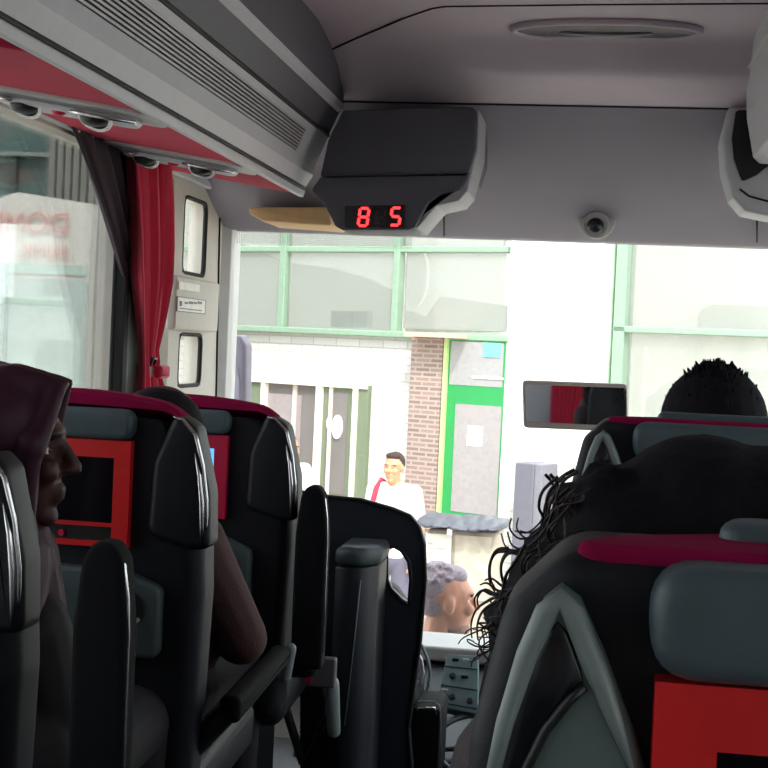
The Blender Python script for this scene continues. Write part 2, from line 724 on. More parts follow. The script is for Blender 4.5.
# ceiling grab recess / lamp
c0 = atZ(606, 30, 2.065)
t_ = thing('dome_light', 'long oval recessed light in the grey ceiling above the aisle front', 'ceiling light', (c0.x, c0.y, 2.05))
a0, a1 = atZ(512, 28, 2.065), atZ(700, 28, 2.065)
hw = (a1.x - a0.x) / 2
ym = (atZ(606, 21, 2.065).y, atZ(606, 38, 2.065).y)
yc, hy = sum(ym) / 2, abs(ym[0] - ym[1]) / 2
ring = [(c0.x + hw * math.copysign(abs(math.cos(a)) ** 0.75, math.cos(a)), yc + hy * math.copysign(abs(math.sin(a)) ** 1.2, math.sin(a))) for a in [2 * PI * i / 48 for i in range(48)]]
MB().tube([(p[0], p[1], 2.064) for p in ring], 0.010, 8, closed=True).build('frame', CEILM, t_)
MB().prism(ring, 2.060, 2.068, lambda a, c, d: Vector((a, c, d))).build('lens', mat('dim_lens', (74, 66, 76), 0.35), t_)
MB().tube([(c0.x + hw * 0.5 * q, yc + 0.02 - 0.02 * q * q, 2.056) for q in [i / 10 for i in range(-10, 11)]], [0.002 + 0.004 * (1 - (i / 10) ** 2) for i in range(-10, 11)], 8).build('handle', LIGHTG, t_)

# ================================================================== LUGGAGE RACKS
YE = 3.9


def rk(u, v):
    p = atY(u, v, YE)
    return (p.x, p.z)


def lerp(a, b_, t):
    return (a[0] + (b_[0] - a[0]) * t, a[1] + (b_[1] - a[1]) * t)


A_, C_, D_ = rk(305, 188), rk(328, 137), rk(339, 113)
LIP = rk(301, 196)
sweepY = lambda a, c, d: Vector((a, d, c))
rack = thing('luggage_rack', 'long grey overhead luggage rack with fluted face along the left windows', 'luggage rack', (-1.0, 1.5, 1.7))
CURV = (A_[0] + 0.012, (A_[1] + C_[1]) / 2 - 0.02)
face = [A_, (A_[0] + 0.022, A_[1] + 0.035), lerp(A_, C_, 0.45), C_]
b = MB()
b.prism([(LIP[0] - 0.03, LIP[1] + 0.02)] + face + [(C_[0] - 0.05, C_[1] + 0.02), (-1.2, 1.95), (-1.2, zr + 0.03)], YB + 0.01, YE, sweepY)
b.build('front_panel', RACKL, rack)
b = MB()
b.prism([(C_[0] - 0.04, C_[1] + 0.006), (C_[0] + 0.002, C_[1] + 0.006), (D_[0] + 0.0, D_[1]), (D_[0] + 0.012, D_[1] + 0.012), (D_[0] + 0.012, 2.069), (D_[0] - 0.06, 2.069)], YB + 0.01, YE, sweepY)
b.build('upper_panel', RACKD, rack)
b = MB()
b.prism([(D_[0] - 0.004, D_[1] - 0.002), (D_[0] + 0.012, D_[1] + 0.004), (D_[0] + 0.018, D_[1] + 0.02), (D_[0] + 0.004, D_[1] + 0.016)], YB + 0.01, YE - 0.02, sweepY)
b.build('edge_strip', RACKL, rack)
b = MB()
b.tube([(C_[0] + 0.001, YB + 0.02, C_[1] + 0.003), (C_[0] + 0.001, YE - 0.002, C_[1] + 0.003)], 0.0055, 6)
b.tube([(A_[0] + 0.001, YB + 0.02, A_[1] - 0.002), (A_[0] + 0.001, YE - 0.002, A_[1] - 0.002)], 0.0045, 6)
b.build('seam', SEAM, rack)
b = MB()
b.prism(fillet([(LIP[0] - 0.012, LIP[1]), (LIP[0] + 0.004, LIP[1] - 0.002), (A_[0], A_[1] - 0.006), (A_[0] - 0.02, A_[1] - 0.002)], 0.004, 3), YB + 0.01, YE + 0.01, sweepY)
b.build('bottom_trim', RACKL, rack)
# flutes
FA, FB = lerp(lerp(A_, C_, 0.45), C_, 0.04), lerp(lerp(A_, C_, 0.45), C_, 0.78)
nx = Vector((C_[1] - A_[1], -(C_[0] - A_[0]))).normalized()
b = MB()
NF = 8
for i in range(NF):
    q = lerp(FA, FB, (i + 0.5) / NF)
    hwid = (Vector(FB) - Vector(FA)).length / NF * 0.32
    e = (Vector(FB) - Vector(FA)).normalized()
    c = Vector(q) + nx * 0.001
    pr = [tuple(c - e * hwid - nx * 0.004), tuple(c - e * hwid * 0.8 + nx * 0.007), tuple(c + e * hwid * 0.8 + nx * 0.007), tuple(c + e * hwid - nx * 0.004)]
    b.prism(pr, YB + 0.02, 3.62, sweepY)
b.build('fluted_grille', mat('flute_grey', (172, 170, 174), 0.4), rack)
b = MB()
b.prism([tuple(Vector(FA) + nx * 0.0012), tuple(Vector(FB) + nx * 0.0012), tuple(Vector(FB) - nx * 0.01), tuple(Vector(FA) - nx * 0.01)], YB + 0.02, 3.63, sweepY)
b.build('grille_backing', SEAM, rack)
# soffit in crimson cloth, divided by service units
XS0, XS1 = XL + 0.022, LIP[0] - 0.008
zs0, zs1 = zr + 0.004, LIP[1] + 0.004


def soff(x, dz=0):
    return zs0 + (zs1 - zs0) * (x - XS0) / (XS1 - XS0) + dz


units = []
for (u, v) in ((70, 104), (181, 157)):
    xx = (XS0 + XS1) / 2
    units.append(atX(u, v, xx).y)
ysp = [YB + 0.05]
allu = [units[0] - 0.7 * i for i in range(7, 0, -1)] + units
UW = 0.095
for y in allu:
    if y > YB + 0.3:
        ysp += [y - UW, y + UW]
ysp.append(YE - 0.02)
for i in range(0, len(ysp) - 1, 2):
    y0, y1 = ysp[i], ysp[i + 1]
    if y1 < 1.5:
        continue
    MB().add([(XS0, y0, soff(XS0)), (XS1, y0, soff(XS1)), (XS1, y1, soff(XS1)), (XS0, y1, soff(XS0)),
              (XS0, y0, soff(XS0, 0.02)), (XS1, y0, soff(XS1, 0.02)), (XS1, y1, soff(XS1, 0.02)), (XS0, y1, soff(XS0, 0.02))],
             [(0, 1, 2, 3), (7, 6, 5, 4), (0, 4, 5, 1), (1, 5, 6, 2), (2, 6, 7, 3), (3, 7, 4, 0)]).build('soffit_panel', SOFFIT, rack, bevel=0.004)
MB().add([(XS0, YB + 0.05, soff(XS0)), (XS1, YB + 0.05, soff(XS1)), (XS1, ysp[-6], soff(XS1)), (XS0, ysp[-6], soff(XS0)), (XS0, YB + 0.05, soff(XS0, 0.02)), (XS1, YB + 0.05, soff(XS1, 0.02)), (XS1, ysp[-6], soff(XS1, 0.02)), (XS0, ysp[-6], soff(XS0, 0.02))],
         [(0, 1, 2, 3), (7, 6, 5, 4), (0, 4, 5, 1), (1, 5, 6, 2), (2, 6, 7, 3), (3, 7, 4, 0)]) if False else None
for q, y in enumerate(units):
    xm = (XS0 + XS1) / 2
    zc = soff(xm)
    t_ = thing('service_unit', ['overhead reading light and air vent unit nearer the camera, above the head-scarfed woman', 'overhead reading light and air vent unit farther forward, above the red curtain'][q], 'service unit', (xm, y, zc - 0.02), 'service units under the left luggage rack')
    sl_ = math.atan2(zs1 - zs0, XS1 - XS0)
    hw = (XS1 - XS0) / 2 - 0.004
    R = Matrix.Rotation(-sl_, 3, 'Y')
    fn = lambda a, c, d, y=y, xm=xm, zc=zc, R=R: Vector((xm, y, zc)) + R @ Vector((a, c, d))
    MB().pillow(fillet([(-hw, -UW + .005), (hw, -UW + .005), (hw, UW - .005), (-hw, UW - .005)], 0.03), 0.02, -0.006, 0.005, fn, 2).build('plate', LIGHTG, t_)
    hh = hw * 0.86
    MB().pillow(fillet([(-hh, -0.055), (hh, -0.055), (hh * 0.92, 0.055), (-hh * 0.92, 0.055)], 0.05), -0.002, -0.022, 0.012, fn, 4).build('raised_housing', RACKL, t_)
    for s in (-0.52, 0.42):
        g = fn(hh * s, -0.02, -0.014)
        g2 = fn(hh * s, -0.035, -0.034)
        MB().disc(g, (g2 - g), 0.036, 0.01, 24, 0.028).build('lamp_ring', CHROME, t_)
        MB().ell(fn(hh * s, -0.022, -0.022), (0.03, 0.028, 0.016)).build('reading_lamp', BLACKP, t_)
    MB().ell(fn(-hh * 0.04, -0.03, -0.022), (0.015, 0.012, 0.008)).build('call_button', BEZELP, t_)
    MB().tube([fn(hh * 0.15, -0.05, -0.018), fn(hh * 0.3, -0.058, -0.02), fn(hh * 0.75, -0.056, -0.02), fn(hh * 0.95, -0.03, -0.016), fn(hh * 0.9, 0.0, -0.016)], 0.004, 6).build('vent_rim', CHROME, t_)
    MB().tube([fn(-hh * 0.95, 0.02, -0.014), fn(-hh * 0.9, -0.04, -0.018), fn(-hh * 0.75, -0.058, -0.018), fn(-hh * .6, -0.058, -0.018)], 0.004, 6).build('vent_rim', CHROME, t_)

# right luggage rack
rr = thing('luggage_rack', 'grey overhead luggage rack at the top right corner with open dark end', 'luggage rack', (0.8, 1.5, 1.8))
D2, L2 = rk(742, 83), rk(751, 167)
b = MB()
b.prism(fillet([(D2[0], 2.069), D2, (D2[0] + 0.008, (D2[1] + L2[1]) / 2), (L2[0] - 0.006, L2[1] + 0.012), (L2[0] + 0.012, L2[1] - 0.004), (1.1, L2[1] - 0.03), (1.1, 2.069)], [0, 0, 0.05, 0.01, 0.01, 0, 0]), YB + 0.01, YE - 0.1, sweepY)
b.build('front_panel', RACKL, rr)
MB().tube([(D2[0] - 0.002, YB + .02, D2[1]), (D2[0] - 0.002, YE - 0.105, D2[1])], 0.005, 6).build('edge_strip', LIGHTG, rr)
b = MB()
e0 = [rk(p[0], p[1]) for p in [(728, 108), (722, 140), (724, 170), (732, 198), (744, 212), (768, 217), (800, 222), (800, 120), (745, 108)]]
b.pillow(fillet(e0, 0.012, 4), YE - 0.02, YE + 0.14, 0.01, sweepY, 3)
b.build('end_moulding', RACKL, rr)
b = MB()
e1 = [rk(p[0], p[1]) for p in [(735, 112), (731, 140), (733, 160), (741, 183), (756, 176), (800, 140), (800, 110)]]
b.prism(fillet(e1, 0.01, 4), YE - 0.026, YE - 0.018, sweepY)
b.build('dark_opening', BLACKP, rr)
b = MB()
b.tube([sweepY(*rk(739, 190), YE - 0.022), sweepY(*rk(748, 197), YE - 0.022), sweepY(*rk(770, 203), YE - 0.022), sweepY(*rk(800, 210), YE - 0.022)], 0.003, 6)
b.build('seam', SEAM, rr)

# ================================================================== DISPLAY BOX  "8 5"
YX = 3.72
bx = lambda u, v: (lambda p: (p.x, p.z))(atY(u, v, YX))
dsp = thing('display_box', 'dark grey overhead box with red illuminated digits 8 and 5', 'display', (-0.62, YX, 1.58))
up = fillet([bx(343, 110), bx(478, 106), bx(476, 150), bx(469, 173), bx(320, 176), bx(328, 140)], [0.01, 0.03, 0.03, 0.005, 0.005, 0.02])
o = MB().pillow(up, YX, 4.10, 0.006, sweepY, 3).build('upper_cover', BOXD, dsp)
lo = fillet([bx(320, 177), bx(468, 175), bx(461, 189), bx(440, 194), bx(428, 203), bx(415, 227), bx(408, 230), bx(342, 230), bx(335, 226), bx(324, 204), bx(311, 190)], [0, 0, 0.012, 0.02, 0.02, 0.006, 0.006, 0.006, 0.01, 0.02, 0.01])
MB().pillow(lo, YX + 0.001, 3.90, 0.006, sweepY, 3).build('display_housing', BOXD, dsp)
# paler flank wrapping the right side
fl = fillet([bx(470, 106), bx(479, 108), bx(477, 150), bx(467, 190), bx(458, 200), bx(436, 205), bx(428, 214), bx(416, 228), bx(405, 226), bx(420, 200), bx(436, 190), bx(458, 186), bx(464, 174)], 0.006, 3)
MB().pillow(fl, YX + 0.02, 3.97, 0.005, sweepY, 3).build('side_cover', mat('side_cover_grey', (150, 146, 152), 0.5), dsp)
win = fillet([bx(345, 206), bx(405, 205), bx(405, 228), bx(345, 228)], 0.004, 3)
MB().prism(win, YX - 0.002, YX + 0.004, sweepY).build('display_window', mat('smoked_window', (26, 18, 22), 0.25), dsp)
LED = emit('red_led', (255, 30, 34), 3.0)
LEDOFF = mat('unlit_led', (48, 22, 26), 0.4)


def seg7(cx, cy, h, on, m, extra_off=True):
    wd = h * 0.52
    t2 = h * 0.07
    S = {'a': ((-wd / 2, h / 2), (wd / 2, h / 2)), 'g': ((-wd / 2, 0), (wd / 2, 0)), 'd': ((-wd / 2, -h / 2), (wd / 2, -h / 2)),
         'f': ((-wd / 2, 0), (-wd / 2, h / 2)), 'b': ((wd / 2, 0), (wd / 2, h / 2)), 'e': ((-wd / 2, -h / 2), (-wd / 2, 0)), 'c': ((wd / 2, -h / 2), (wd / 2, 0))}
    bb = MB()
    c = atY(cx, cy, YX - 0.004)
    for q in on:
        (x0, z0), (x1, z1) = S[q]
        x0 += z0 * 0.08
        x1 += z1 * 0.08
        g = Vector((x1 - x0, 0, z1 - z0))
        L = g.length
        g.normalize()
        nrm = Vector((-g.z, 0, g.x))
        p0 = c + Vector((x0, 0, z0)) + g * t2 * 1.1
        p1 = c + Vector((x1, 0, z1)) - g * t2 * 1.1
        hx = [p0 - g * t2 * 0.6, p0 + nrm * t2, p1 + nrm * t2, p1 + g * t2 * 0.6, p1 - nrm * t2, p0 - nrm * t2]
        vs_ = hx + [p + Vector((0, 0.003, 0)) for p in hx]
        bb.add(vs_, [(0, 1, 2, 3, 4, 5), (11, 10, 9, 8, 7, 6)] + [(i, 6 + i, 6 + (i + 1) % 6, (i + 1) % 6) for i in range(6)])
    return bb


hd = 17.5 / F * YX
seg7(363.5, 217, hd, 'abcdefg', LED).build('digit', LED, dsp)
seg7(395.5, 216.5, hd, 'afgcd', LED).build('digit', LED, dsp)
seg7(379, 217, hd, 'abcdefg', LED).build('unlit_digit', LEDOFF, dsp)
# sun visor left of the box, its warm lighting painted into the colour
b = MB()
v0 = [(248, 207), (328, 207), (332, 226), (262, 221), (250, 214)]
vv = [(lambda p: (p.x, p.z))(atY(a, c, 4.25)) for a, c in v0]
b.pillow(fillet(vv, 0.008, 3), 4.25, 4.5, 0.006, sweepY, 3)
tag(b.build('sun_visor', mat('warm_lit_visor', (214, 178, 130), 0.7)), 'warm-lit folded visor under the header left of the digit display', 'visor')

# dome security camera
dc = on_fascia(597, 222)
t_ = thing('security_camera', 'small white dome camera mounted on the grey panel above the windscreen', 'camera', tuple(dc))
nf = Vector((0, -0.95, -0.3)).normalized()
MB().ell(dc, (0.056, 0.022, 0.062), Matrix.Rotation(-0.5, 3, 'X')).build('mount', LIGHTG, t_)
MB().disc(dc + Vector((-0.002, -0.005, -0.004)), Vector((-.05, -1, -.25)), 0.040, 0.035, 28).build('housing', LIGHTG, t_, bevel=0.004)
MB().ell(dc + Vector((-0.004, -0.036, -0.016)), 0.027).build('lens_dome', mat('dark_lens', (30, 32, 38), 0.15), t_)

# ================================================================== CURTAINS on the left window
def curtain(prof_l, prof_r, zs, x0, amp, nf, m, name, parent=None):
    """gathered cloth in the wall plane: y-range per height row with folds that bulge into the bus"""
    b_ = MB()
    nu = nf * 8
    vs_ = []
    for i, z in enumerate(zs):
        for j in range(nu + 1):
            s = j / nu
            y = prof_l[i] + (prof_r[i] - prof_l[i]) * s
            sp_ = (prof_r[i] - prof_l[i])
            a = amp * min(1.0, sp_ / 0.30)
            x = x0 + a * (0.5 + 0.5 * math.sin(2 * PI * nf * s + 0.6 * math.sin(3.1 * s + i * 0.08))) + a * 0.25 * math.sin(2 * PI * nf * 2.3 * s + 1)
            vs_.append((x, y, z))
    fs = []
    for i in range(len(zs) - 1):
        for j in range(nu):
            a = i * (nu + 1) + j
            fs.append((a, a + 1, a + nu + 2, a + nu + 1))
    b_.add(vs_, fs, True)
    o_ = b_.build(name, m, parent)
    md = o_.modifiers.new('t', 'SOLIDIFY')
    md.thickness = 0.003
    return o_


def interp(tab, v):
    for i in range(len(tab) - 1):
        if tab[i][0] <= v <= tab[i + 1][0]:
            f_ = (v - tab[i][0]) / (tab[i + 1][0] - tab[i][0])
            return tab[i][1] + (tab[i + 1][1] - tab[i][1]) * f_
    return tab[-1][1] if v > tab[-1][0] else tab[0][1]


XCU = XL + 0.035
vs_rows = [150 + i * 8 for i in range(36)]
LT = [(150, 133), (200, 136), (270, 139), (320, 145), (350, 149), (372, 149), (385, 147), (430, 143)]
RTt = [(150, 176), (200, 177), (280, 175), (320, 171), (350, 167), (372, 168), (385, 170), (430, 173)]
XCM = XCU + 0.03
zs = [atX(155, v, XCM).z for v in vs_rows]
L = [atX(interp(LT, v), v, XCM).y for v in vs_rows]
Rr = [atX(interp(RTt, v) - 3, v, XCM).y for v in vs_rows]
cu = thing('curtain', 'crimson red curtain gathered and tied back beside the front door post', 'curtain', (XCU, L[10], 0.9))
curtain(L, Rr, zs, XCU, 0.04, 5, CURT, 'cloth', cu)
b = MB()
ty = atX(157, 371, XCU)
b.pillow(fillet([(atX(147, 371, XCU).y, ty.z - 0.018), (atX(156, 371, XCU).y, ty.z - 0.018), (atX(156, 371, XCU).y, ty.z + 0.018), (atX(147, 371, XCU).y, ty.z + 0.018)], 0.006, 3), XCU - 0.01, XCU + 0.042, 0.01, lambda a, c, d: Vector((d, a, c)), 3)
b.build('tieback', CURT, cu)
b = MB()
q = atX(143, 371, XL + 0.03)
b.box((XL + 0.01, q.y - 0.02, q.z - 0.018), (XL + 0.055, q.y + 0.05, q.z + 0.016))
o = b.build('tieback_clip', mat('grey_clip', (96, 96, 92), 0.5), cu, bevel=0.006)
MB().tube([(XL + 0.05, q.y - 0.012, q.z + 0.012), (XL + 0.06, q.y - 0.012, q.z + 0.035), (XL + 0.06, q.y + 0.02, q.z + 0.035), (XL + 0.05, q.y + 0.022, q.z + 0.012)], 0.004, 6).build('ring', BLACKP, cu)
# shaded far side of the red curtain, painted dark plum as its own sheet
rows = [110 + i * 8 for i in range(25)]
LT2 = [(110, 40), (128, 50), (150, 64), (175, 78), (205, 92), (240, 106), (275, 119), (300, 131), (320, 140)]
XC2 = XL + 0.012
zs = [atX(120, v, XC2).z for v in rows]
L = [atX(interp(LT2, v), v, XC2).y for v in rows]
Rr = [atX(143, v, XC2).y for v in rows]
o = curtain(L, Rr, zs, XC2, 0.018, 6, CURT_SHADE, 'curtain')
tag(o, 'shaded far side of the red curtain, in dark plum, sweeping diagonally across the top of the left side window', 'curtain')

# notice box and small shelf on the door post panel
tp = thing('control_box', 'pale grey box with a printed label on the front door post', 'box', tuple(atX(199, 330, XL)))
XB = XL + 0.012
def wq(u0_, v0_, u1_, v1_, x):
    y0, y1 = atX(u0_, (v0_ + v1_) / 2, x).y, atX(u1_, (v0_ + v1_) / 2, x).y
    z0, z1 = atX((u0_ + u1_) / 2, v1_, x).z, atX((u0_ + u1_) / 2, v0_, x).z
    return y0, y1, z0, z1
def wallslab(u0_, v0_, u1_, v1_, x0, x1, name, m, parent, bevel=0.004):
    y0, y1, z0, z1 = wq(u0_, v0_, u1_, v1_, x1)
    return MB().box((x0, y0, z0), (x1, y1, z1)).build(name, m, parent, bevel=bevel)
wallslab(176, 279, 219, 331, XL - 0.0, XL + 0.03, 'casing', WALLG, tp, 0.008)
wallslab(179, 283, 200, 291, XL + 0.03, XL + 0.034, 'name_plate', mat('white_plate', (226, 222, 214), 0.5), tp, 0.001)
wallslab(177, 298, 206, 313, XL + 0.03, XL + 0.033, 'label_frame', mat('label_grey', (120, 118, 112), 0.5), tp, 0.001)
wallslab(178, 299, 205, 312, XL + 0.033, XL + 0.035, 'label', mat('white_plate', (226, 222, 214), 0.5), tp, 0)
b = MB()
for (ua, ub, va, vb) in [(180, 182, 301, 306), (185, 188, 302, 304), (189, 193, 301.5, 304), (194, 197, 302, 304), (198, 202, 301.5, 304), (180, 202, 309, 310)]:
    y0, y1, z0, z1 = wq(ua, va, ub, vb, XL + 0.036)
    b.box((XL + 0.035, y0, z0), (XL + 0.0365, y1, z1))
b.build('printing', mat('grey_print', (110, 112, 116), 0.6), tp)

# ================================================================== SEATS
def seat(cx, y, top, label, row='left', bez=None, arm_left=False, arm_right=False, screen_mat=None, cap=0.020, wide=0.0, armx=None, capped=True, armz=0.186):
    s = thing('coach_seat', label, 'seat', (cx, y, 0), 'coach seats')
    fn = lambda a, c, d: Vector((cx + a, y + d, c))
    W = 0.222 + wide
    po = 0.029 if row == 'left' else 0.003
    rt = row == 'right'
    # backrest: slightly reclined towards the camera
    ol = fillet([(-W + .01, 0.38), (W - .01, 0.38), (W + .004, 0.80), (W - .006, top - 0.13), (W - 0.085, top - 0.018), (0.03, top), (-0.03, top), (-W + 0.085, top - 0.018), (-W + .006, top - 0.13), (-W - .004, 0.80)],
                [0.04, 0.04, 0.2, 0.1, 0.10, 0.1, 0.1, 0.10, 0.1, 0.2], 8)
    if rt:
        ol = fillet([(-W + .01, 0.38), (W - .01, 0.38), (W, 0.80), (W - .004, top - 0.10), (W - 0.018, top - 0.035), (W - 0.05, top - 0.002), (-W + 0.05, top - 0.002), (-W + 0.018, top - 0.035), (-W + .004, top - 0.10), (-W, 0.80)],
                    [0.04, 0.04, 0.2, 0.06, 0.03, 0.03, 0.03, 0.03, 0.06, 0.2], 6)
    MB().pillow(ol, 0.0, 0.115 if not rt else 0.10, 0.035 if not rt else 0.016, fn, 6).build('backrest', LEATHER, s)
    # red cap along the top of the headrest
    def zt_(x):
        a = abs(x)
        k_ = W - 0.085
        return top - 0.016 * (a / k_) ** 2 if a < k_ else top - 0.016 - (a - k_) * 0.42 - ((a - k_) / 0.085) ** 3 * 0.06
    if rt:
        cp_ = fillet([(-0.176, 0.004), (0.176, 0.004), (0.155, 0.045), (0.09, 0.085), (-0.09, 0.085), (-0.155, 0.045)], 0.02, 5)
        MB().pillow(cp_, top - 0.010, top + 0.0015, 0.004, lambda a, c, d: Vector((cx + a, y + c, d)), 4).build('headrest_cap', REDCLOTH, s)
        cp_ = fillet([(-0.10, 0.05), (0.10, 0.05), (0.09, 0.094), (-0.09, 0.094)], 0.02, 5)
        MB().pillow(cp_, top - 0.010, top + 0.010, 0.008, lambda a, c, d: Vector((cx + a, y + c, d)), 4).build('headrest_top_pad', PADGREY, s)
    elif capped:
        wc_ = W - 0.045
        pts = []
        for i in range(25):
            x = -wc_ + 2 * wc_ * i / 24
            pts.append((x, zt_(x) + 0.0008 - 0.004))
        for i in range(24, -1, -1):
            x = -wc_ + 2 * wc_ * i / 24
            pts.append((x, zt_(x) - 0.003 - 0.003 - cap * (1 - (abs(x) / wc_) ** 2.5)))
        MB().pillow(pts, 0.04, 0.0 if row == 'left' else 0.001, 0.002, fn, 2).build('headrest_cap', REDCLOTH, s)
        pts = []
        for i in range(25):
            x = -wc_ + 2 * wc_ * i / 24
            pts.append((x, zt_(x) + 0.0018))
        for i in range(24, -1, -1):
            x = -wc_ + 2 * wc_ * i / 24
            pts.append((x, zt_(x) - 0.012))
        MB().pillow(pts, 0.0115, 0.06 if row == 'left' else 0.03, 0.009, fn, 4).build('headrest_cap_top', REDCLOTH, s)
    # grey headrest pad
    pt, pbm = top - po, top - po - 0.054
    MB().pillow(fillet([(-0.132, pbm), (0.132, pbm), (0.134, pt), (-0.134, pt)], 0.024, 6), 0.03, -0.03, 0.011, fn, 5).build('headrest_pad', PADGREY, s)
    # screen bezel
    bt, bb = top - po - 0.056, top - po - 0.245
    hb = 0.129
    bz = MB()
    oz = [(-hb, bb), (hb, bb), (hb, bt), (-hb, bt)]
    def ring_(o4, i4):
        for i in range(4):
            j = (i + 1) % 4
            q4 = [o4[i], o4[j], i4[j], i4[i]]
            bz.prism(q4, y - 0.018, y + 0.01, lambda a, c, d: Vector((cx + a, d, c)))
    bm_ = bb + 0.042
    ring_([(-hb, bb + 0.036), (hb, bb + 0.036), (hb, bt), (-hb, bt)], [(-hb + 0.030, bm_), (hb - 0.030, bm_), (hb - 0.030, bt - 0.031), (-hb + 0.030, bt - 0.031)])
    ring_([(-hb, bb), (hb, bb), (hb, bb + 0.0359), (-hb, bb + 0.0359)], [(-hb + 0.030, bb + 0.010), (hb - 0.030, bb + 0.010), (hb - 0.030, bb + 0.0355), (-hb + 0.030, bb + 0.0355)])
    bo = bz.build('screen_bezel', bez or BEZEL, s)
    MB().box((cx - hb + 0.02, y - 0.009, bb + 0.03), (cx + hb - 0.02, y + 0.012, bt - 0.02)).build('screen', screen_mat or SCREEN, s)
    cp = MB().box((cx - hb + 0.02, y - 0.011, bb + 0.006), (cx + hb - 0.02, y + 0.012, bb + 0.034)).build('control_strip', BLACKP, s)
    MB().disc((cx + 0.005, y - 0.011, bb + 0.02), (0, -1, 0), 0.006, 0.004, 14).build('button', BEZELP, cp)
    # folding tray with cup holder
    tt, tb = top - 0.31, top - 0.465
    MB().pillow(fillet([(-0.195, tb), (0.195, tb), (0.195, tt - 0.03), (0.12, tt), (-0.12, tt), (-0.195, tt - 0.03)], 0.02, 5), 0.01, -0.028, 0.01, fn, 4).build('tray_table', TRAYGREY, s)
    ch = fn(0.135, tt - 0.065, -0.029)
    h_ = MB().disc(ch, (0, -1, 0), 0.032, 0.003, 26).build('cup_recess', BLACKP, s)
    MB().tube([ch + Vector((-0.028, -0.006, -0.018)), ch + Vector((-0.008, -0.02, -0.036)), ch + Vector((0.012, -0.02, -0.032)), ch + Vector((0.027, -0.006, -0.018))], 0.004, 6).build('cup_holder', SILVER, s)
    # side wings: handle loop with chrome outer edge
    for sg in (-1, 1):
        if row == 'left':
            wd = wide
            wl = fillet([(sg * (0.182 + wd * .6), top - 0.030), (sg * (0.208 + wd), top - 0.055), (sg * (0.236 + wd), top - 0.17), (sg * (0.240 + wd), top - 0.27), (sg * (0.20 + wd), top - 0.27), (sg * (0.135 + wd * .7), top - 0.25), (sg * (0.145 + wd * .6), top - 0.12)],
                        [0.02, 0.03, 0.08, 0.03, 0.03, 0.03, 0.05], 6)
            wg = MB().pillow(wl, 0.06, -0.012, 0.014, fn, 5).build('side_wing', SHELL, s)
            path = [(0.172 + wd * .8, top - 0.038), (0.188 + wd * .85, top - 0.042), (0.207 + wd, top - 0.068), (0.222 + wd, top - 0.12), (0.231 + wd, top - 0.18), (0.233 + wd, top - 0.245)]
            pp = []
            for i in range(len(path) - 1):
                for q_ in range(6):
                    a_, c_ = lerp(path[i], path[i + 1], q_ / 6)
                    pp.append(fn(sg * a_, -0.008, c_) if False else Vector((cx + sg * a_, y - 0.009, c_)))
            n_ = len(pp)
            MB().tube(pp, [0.0036 * min(1, 0.2 + i / 6, (n_ - i) / 4 + .2) for i in range(n_)], 8).build('wing_rim', CHROME, wg)
            MB().tube([Vector((cx + sg * (a_ + wd), y - 0.013, top - c_)) for a_, c_ in [(0.208, 0.10), (0.218, 0.14), (0.224, 0.185), (0.226, 0.23), (0.225, 0.26)]], [0.001, 0.004, 0.005, 0.004, 0.001], 8).build('chrome_inlay', CHROME, wg)
        else:
            # outline taken in seat coordinates: loop with a dark grip recess and a grey-green panel
            Q = lambda pts_: [(-sg * (a_ + 0.007), top + 0.010 - c_) for a_, c_ in pts_]
            loop_o = [(-0.224, 0.30), (-0.2175, 0.14), (-0.211, 0.096), (-0.201, 0.060), (-0.191, 0.036), (-0.1825, 0.028), (-0.173, 0.034), (-0.160, 0.060), (-0.143, 0.10), (-0.127, 0.15), (-0.112, 0.21), (-0.108, 0.30)]
            wg = MB().pillow(Q(loop_o), 0.05, -0.016, 0.010, fn, 5).build('side_wing', mat('sage_grey_plastic', (88, 104, 100), 0.5), s)
            rim_ = [Vector((cx - sg * (a_ + 0.007), y - 0.016, top + 0.010 - c_)) for a_, c_ in [(-0.216, 0.15), (-0.2065, 0.096), (-0.1975, 0.062), (-0.189, 0.040), (-0.1825, 0.034), (-0.176, 0.040), (-0.165, 0.064), (-0.154, 0.090), (-0.144, 0.115)]]
            MB().tube(rim_, [0.003, 0.0045, 0.0055, 0.006, 0.006, 0.006, 0.006, 0.004, 0.001], 10).build('wing_rim', SILVER, wg)
            rec = [(-0.217, 0.165), (-0.206, 0.105), (-0.197, 0.072), (-0.189, 0.050), (-0.183, 0.044), (-0.178, 0.049), (-0.171, 0.066), (-0.1695, 0.073), (-0.176, 0.080), (-0.187, 0.096), (-0.198, 0.122), (-0.205, 0.155), (-0.208, 0.20), (-0.212, 0.30), (-0.219, 0.30)]
            MB().pillow(Q(rec), 0.0, -0.0175, 0.002, fn, 2).build('grip_recess', mat('glossy_black', (20, 22, 26), 0.18), wg)
            MB().tube([Vector((cx - sg * (a_ + 0.007), y - 0.018, top + 0.010 - c_)) for a_, c_ in [(-0.1695, 0.074), (-0.176, 0.081), (-0.187, 0.097), (-0.198, 0.123), (-0.2045, 0.156), (-0.208, 0.20), (-0.212, 0.29)]], 0.0026, 8).build('wing_seam', BLACKP, wg)
    # cushion, base, legs
    MB().pillow(fillet([(0.04, 0.36), (0.52, 0.38), (0.53, 0.47), (0.48, 0.50), (0.10, 0.47), (0.04, 0.46)], 0.03, 5), cx - W + 0.01, cx + W - 0.01, 0.03, lambda a, c, d: Vector((d, y + a, c)), 4).build('seat_cushion', LEATHER, s)
    MB().box((cx - 0.19, y + 0.1, 0.30), (cx + 0.19, y + 0.46, 0.372)).build('seat_base', BLACKP, s, bevel=0.01)
    for sg in (-1, 1):
        MB().box((cx + sg * 0.15 - 0.025, y + 0.14, 0.0), (cx + sg * 0.15 + 0.025, y + 0.4, 0.31)).build('leg', BLACKP, s, bevel=0.006)
